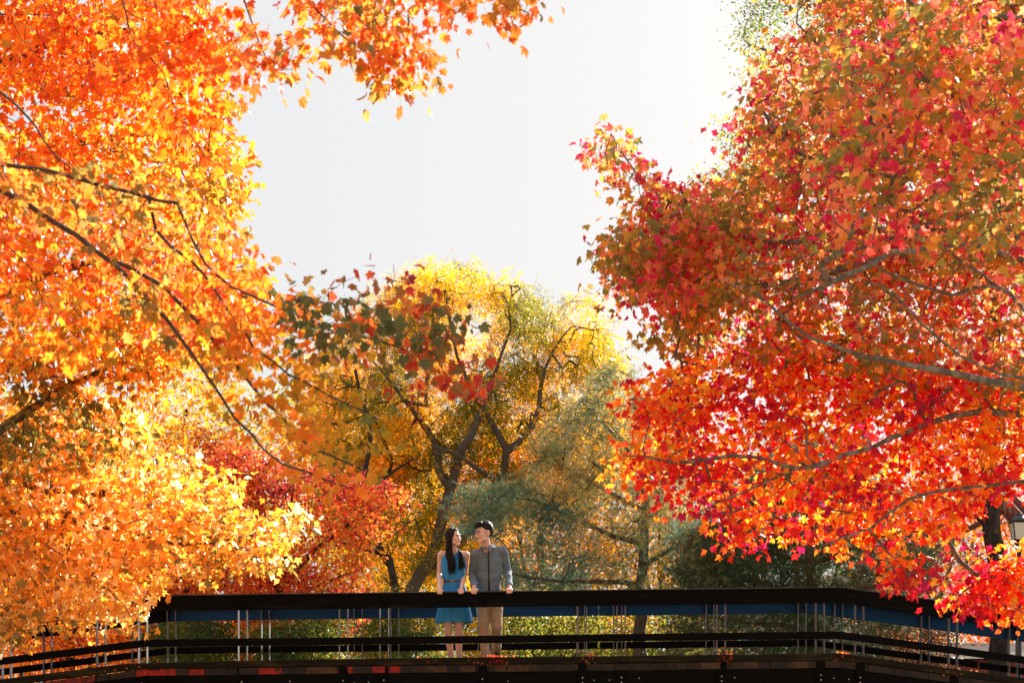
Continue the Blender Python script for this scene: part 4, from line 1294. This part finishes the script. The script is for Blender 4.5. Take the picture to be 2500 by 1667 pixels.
# hair: shell and long locks
v, f = hw.cap(lambda a_: (.078 if abs((a_ - 4.71)) < .55 else .078 - min(1, (abs(a_ - 4.71) - .55) / .5) * .16 if abs(a_ - 4.71) < 1.5 else -.08), (.083, .103, .094), 3.0, rough=.003)
hair = MB(); hair.add(v, f)
rr = random.Random(4)
for k in range(460):
    back = k % 3 != 0
    if back:      # image-left curtain, hanging before her right shoulder and down her back
        ang = rr.uniform(math.radians(100), math.radians(262))   # world angle round the head
        tgt = Vector((rr.uniform(-.835, -.752) + 0, 0, 0))
        ry = rr.uniform(21.17, 21.26) if rr.random() < .72 else rr.uniform(21.40, 21.47)
        zend = E + rr.uniform(2.00, 2.13) if ry < 21.3 else E + rr.uniform(2.0, 2.1)
        xe = tgt.x + .045 + rr.uniform(-.012, .012)
        xm = -.722 + .088 * math.cos(ang)
    else:         # the lock in front of her left shoulder
        ang = rr.uniform(math.radians(292), math.radians(350)) if rr.random() < .0 else rr.uniform(math.radians(20), math.radians(75))
        ry = rr.uniform(21.18, 21.24)
        zend = E + rr.uniform(2.06, 2.17)
        xe = rr.uniform(-.655, -.600)
        xm = -.722 + .078 * math.cos(ang)
    ym = 21.25 + .098 * math.sin(ang)
    top = Vector((-.722 + .02 * math.cos(ang), 21.25 + .03 * math.sin(ang), E + 2.468 + .128))
    p1 = Vector((xm * .8 + -.722 * .2, ym * .8 + 21.25 * .2, E + 2.468 + .098))
    p2 = Vector((xm, ym, E + 2.468 + .01))
    if back:
        p3 = Vector((xm * .6 + xe * .4 - .012, ym * .4 + ry * .6, E + 2.36))
        p4 = Vector((xe - .02, ry, E + 2.25))
    else:
        p3 = Vector((-.668, 21.24 - .0, E + 2.335))
        p4 = Vector((xe - .005, ry, E + 2.26))
    p5 = Vector((xe, ry - .005, (E + 2.25 + zend) / 2 + .02))
    p6 = Vector((xe + rr.uniform(-.02, .02) + .012, ry, zend))
    line = smooth_line([tuple(q) for q in (top, p1, p2, p3, p4, p5, p6)], .035)
    m = len(line)
    w0 = rr.uniform(.0028, .0062)
    rad = [w0 * (1 - .25 * (i / m)) if i < m - 3 else w0 * (.75 - .25 * (i - m + 3)) for i in range(m)]
    hair.tube([Vector(q) for q in line], rad, 6, .6, caps=False)
hair.obj('hair', M_hair, W, WB, True)

# ---------------- man
mx_ = -.285
DM = ZD + dz(mx_)
MBs = (mx_, 21.42, DM)
MN = empty('person', MBs, 'man in glasses, grey shirt and tan trousers leaning on the railing', 'person')
hm = Head((-.350, 21.14, E + 2.513), -56, 5, 0, 1.12)
mb = MB()
hm.skull(mb, False)
mb.tube([(-.285, 21.30, E + 2.27), (-.318, 21.21, E + 2.37), (-.338, 21.16, E + 2.45)], [.066, .057, .057], 14)
mb.loft([((mx_, 21.36, E + z_), a_, b_) for z_, a_, b_ in ((1.62, .12, .09), (1.80, .145, .1), (1.95, .135, .09), (2.12, .15, .1), (2.24, .15, .09), (2.30, .08, .06))], 20)
arms = []
for s, sh, el, hx in ((-1, (-.462, 21.27, E + 2.268), (-.500, 21.41, E + 2.03), X(1157)), (1, (-.110, 21.29, E + 2.318), (-.052, 21.43, E + 2.065), X(1244))):
    w_ = Vector((hx, YF + .085, Zp(hx) + .060))
    arms.append((s, sh, el, w_, hx))
    mb.tube([sh, el], [.045, .038], 12); mb.tube([el, w_], [.038, .028], 12)
    hand(mb, w_, (hx,), -s, Zp(hx), s=1.02)
feet = [(-1, (-.365, 21.36, E + 1.76), (-.348, 21.34, E + 1.37), (-.325, 21.38, DM + .09)), (1, (-.205, 21.36, E + 1.76), (-.190, 21.33, E + 1.38), (-.195, 21.62, DM + .19))]
for s, hp, kn, an in feet:
    mb.tube([hp, kn], [.085, .055], 14); mb.tube([kn, an], [.052, .034], 14)
    if s < 0: mb.tube([an, (an[0] - .01, an[1] - .12, DM + .04)], [.035, .03], 10)
    else: mb.tube([an, (an[0], an[1] - .07, DM + .05)], [.035, .03], 10)
mb.fused('body', M_skin_m, MN, MBs, .0064, 4)
hm.face_parts(MN, MBs)


def crumple(amp, sc, base):
    def fn(co):
        q = Vector((co.x * sc, co.y * sc, co.z * sc * 1.6))
        n_ = mnoise.noise_vector(q) * amp + mnoise.noise_vector(q * 2.7) * amp * .4
        return co + n_
    return fn


sh_ = MB()
tor = [(1.70, -.280, 21.36, .148, .112), (1.80, -.282, 21.36, .148, .112), (1.92, -.284, 21.36, .145, .108), (2.05, -.286, 21.35, .158, .112), (2.18, -.287, 21.33, .174, .115), (2.27, -.288, 21.31, .170, .100), (2.325, -.292, 21.29, .118, .080), (2.385, -.302, 21.25, .073, .063)]
sh_.loft([((x_, y_, E + z_), a_, b_) for z_, x_, y_, a_, b_ in tor], 28)
for s, shp, el, w_, hx in arms:
    sh_.ell(shp, (.054, .056, .054))
    sh_.tube([(mx_ + s * .08, 21.30, E + 2.290 + (.022 if s > 0 else 0)), shp], [.060, .054], 14)
    md = [(shp[i] + el[i]) / 2 for i in range(3)]
    sh_.tube([shp, md, el], [.054, .053, .049], 16)
    cf = Vector(el).lerp(w_, .80); fm = Vector(el).lerp(w_, .4)
    sh_.tube([el, fm, cf], [.050, .048, .040], 16)
shirt = sh_.fused('shirt', M_shirt, MN, MBs, .008, 3, crumple(.010, 9.0, MBs))
for s, shp, el, w_, hx in arms:
    a0, a1 = Vector(el).lerp(w_, .76), Vector(el).lerp(w_, .97)
    mb = MB(); mb.tube([a0, a0.lerp(a1, .1), a1.lerp(a0, .1), a1], [.040, .044, .043, .040], 18, caps=False); mb.obj('cuff', M_shirt, shirt, MBs, True)
# collar: stand and two points
mb = MB()
cN = Vector((-.306, 21.238, E + 2.352))
ring = []
for i in range(25):
    a_ = math.radians(-90 + 5 + i * (360 - 10) / 24)
    ring.append((math.cos(a_), math.sin(a_)))
for (r0, z0), (r1, z1) in (((.076, .030), (.094, -.012)), ((.078, .032), (.070, .0))):
    vv = []
    for c_, s_ in ring:
        fr = max(0, -s_)
        vv.append((cN.x + c_ * r0, cN.y + s_ * r0 * .95, cN.z + z0 - fr * .02))
        vv.append((cN.x + c_ * r1 * (1 + .05 * fr), cN.y + s_ * r1 * (.95 + .18 * fr), cN.z + z1 - fr ** 3 * .040))
    mb.add(vv, [(2 * i, 2 * i + 1, 2 * i + 3, 2 * i + 2) for i in range(24)])
co = mb.obj('collar', M_shirt, shirt, MBs, True)
so_ = co.modifiers.new('t', 'SOLIDIFY'); so_.thickness = .003
# front strip follows the chest
fr_ = [(2.36, 21.250 - .074), (2.30, 21.290 - .100), (2.23, 21.315 - .116), (2.14, 21.333 - .122), (2.05, 21.35 - .120), (1.92, 21.36 - .116), (1.80, 21.36 - .120), (1.77, 21.36 - .120)]
mb = MB()
vv = []
for z_, y_ in fr_:
    xx = -.292 + (2.33 - z_) * .018
    wd = .0065 if z_ > 1.95 else .0065 + (1.95 - z_) * .08
    vv += [(xx - wd, y_ + .012, E + z_), (xx - wd, y_, E + z_), (xx + wd, y_, E + z_), (xx + wd, y_ + .012, E + z_)]
fs = []
for k in range(len(fr_) - 1):
    for i in range(4): fs.append((k * 4 + i, k * 4 + (i + 1) % 4, (k + 1) * 4 + (i + 1) % 4, (k + 1) * 4 + i))
mb.add(vv, fs)
mb.obj('placket', M_placket, shirt, MBs)
for z_, y_ in fr_[1:7]:
    mb = MB(); mb.ell((-.292 + (2.33 - z_) * .018 + .016, y_ - .001, E + z_), (.0045, .0025, .0045), nu=8, nv=5); mb.obj('button', M_placket, shirt, MBs, True)
# trousers: waist and two legs
tr_ = MB()
tr_.loft([((mx_ + .0, 21.37, E + z_), a_, b_) for z_, a_, b_ in ((1.60, .145, .108), (1.68, .160, .118), (1.78, .156, .114), (1.83, .148, .108))], 24)
for s, hp, kn, an in feet:
    hp2 = (hp[0], hp[1], hp[2] - .02)
    md = [(hp[i] + kn[i]) / 2 for i in range(3)]
    end = Vector(kn).lerp(Vector(an), .93 if s < 0 else .86)
    tr_.tube([hp2, md, kn], [.092, .082, .068], 18)
    tr_.tube([kn, Vector(kn).lerp(Vector(an), .45), end], [.068, .066, .058 if s < 0 else .060], 18)
tr_.fused('trousers', M_tan, MN, MBs, .008, 3, crumple(.009, 8.0, MBs))
mb = MB(); mb.loft([((mx_, 21.37, E + z_), a_, b_) for z_, a_, b_ in ((1.772, .158, .116), (1.774, .162, .12), (1.806, .161, .119), (1.808, .157, .115))], 40, cap=False)
bl = mb.obj('belt', M_placket, MN, MBs, True)
mb = MB(); mb.box(-.30, -.262, 21.37 - .126, 21.37 - .119, E + 1.774, E + 1.806); mb.obj('buckle', M_silver, bl, MBs)
mb = MB(); ax = feet[0][3][0]
mb.ell((ax - .012, 21.29, DM + .035), (.046, .125, .032)); mb.ell((ax, 21.38, DM + .055), (.042, .055, .05)); mb.box(ax - .05, ax + .03, 21.18, 21.43, DM + .001, DM + .014)
mb.fused('shoe', M_nude, MN, MBs, .007, 2)
mb = MB(); a3 = feet[1][3]
mb.tube([(a3[0], a3[1] + .02, a3[2] - .01), (a3[0] - .005, a3[1] - .06, DM + .085), (a3[0] - .02, a3[1] - .14, DM + .036), (a3[0] - .024, a3[1] - .18, DM + .032)], [.048, .045, .04, .032], 14)
mb.ell((a3[0] + .002, a3[1] + .03, a3[2] - .05), (.04, .04, .045))
mb.fused('shoe', M_shoe, MN, MBs, .007, 2)


# hair
def mline(a_):
    d_ = abs(((a_ - 4.712 + math.pi) % (2 * math.pi)) - math.pi)      # 0 = face
    if d_ < .75: return .066
    if d_ < 1.2: return .066 - (d_ - .75) / .45 * .04
    if d_ < 1.75: return .026 - (d_ - 1.2) / .55 * .006
    return .02 - min(1, (d_ - 1.75) / .5) * .075


v, f = hm.cap(mline, (.082, .103, .102), 8.0, rough=.006)
mb = MB(); mb.add(v, f)
rr = random.Random(9)
for k in range(70):
    a_ = rr.uniform(math.radians(228), math.radians(312))
    p0 = hm.p(.070 * math.cos(a_) * .8, .02 + .09 * math.sin(a_) * .75, .122 + rr.uniform(-.01, .008))
    p1 = hm.p(.080 * math.cos(a_), .018 + .104 * math.sin(a_), .098 + rr.uniform(-.01, .01))
    p2 = hm.p(.076 * math.cos(a_) + rr.uniform(-.008, .008), .012 + .104 * math.sin(a_), .066 + rr.uniform(-.012, .008))
    mb.tube([p0, p1, p2], [.006, .0055, .0015], 6, caps=False)
mb.obj('hair', M_hair, MN, MBs, True)
# spectacles
gl = MB()
for s in (-1, 1):
    cpt = []
    for i in range(17):
        a_ = 2 * math.pi * i / 16
        cpt.append(hm.p(s * .031 + .023 * math.copysign(abs(math.cos(a_)) ** .7, math.cos(a_)), -.101 + .004 * abs(s * .031 + .02 * math.cos(a_)) / .03, .001 + .0165 * math.copysign(abs(math.sin(a_)) ** .7, math.sin(a_))))
    gl.tube(cpt, .0017, 6, caps=False)
    gl.tube([hm.p(s * .054, -.097, .010), hm.p(s * .074, -.06, .010), hm.p(s * .079, .01, .008), hm.p(s * .077, .03, -.006)], .0017, 6)
gl.tube([hm.p(-.008, -.101, .006), hm.p(0, -.104, .009), hm.p(.008, -.101, .006)], .0016, 6)
gl.obj('glasses', M_glassframe, MN, MBs, True)
# bracelet / ring on her hand, a small silver ring
mb = MB(); hx = X(1126)
cpt = [(hx + .028 + .0 + .011 * math.cos(a_ * math.pi / 6), YF - .074 + .0, Zp(hx) + .012 + .011 * math.sin(a_ * math.pi / 6)) for a_ in range(13)]
mb.tube(cpt, .002, 6, caps=False)
mb.obj('ring', M_silver, W, WB, True)

print('leaf triangles', STATS['tri'])
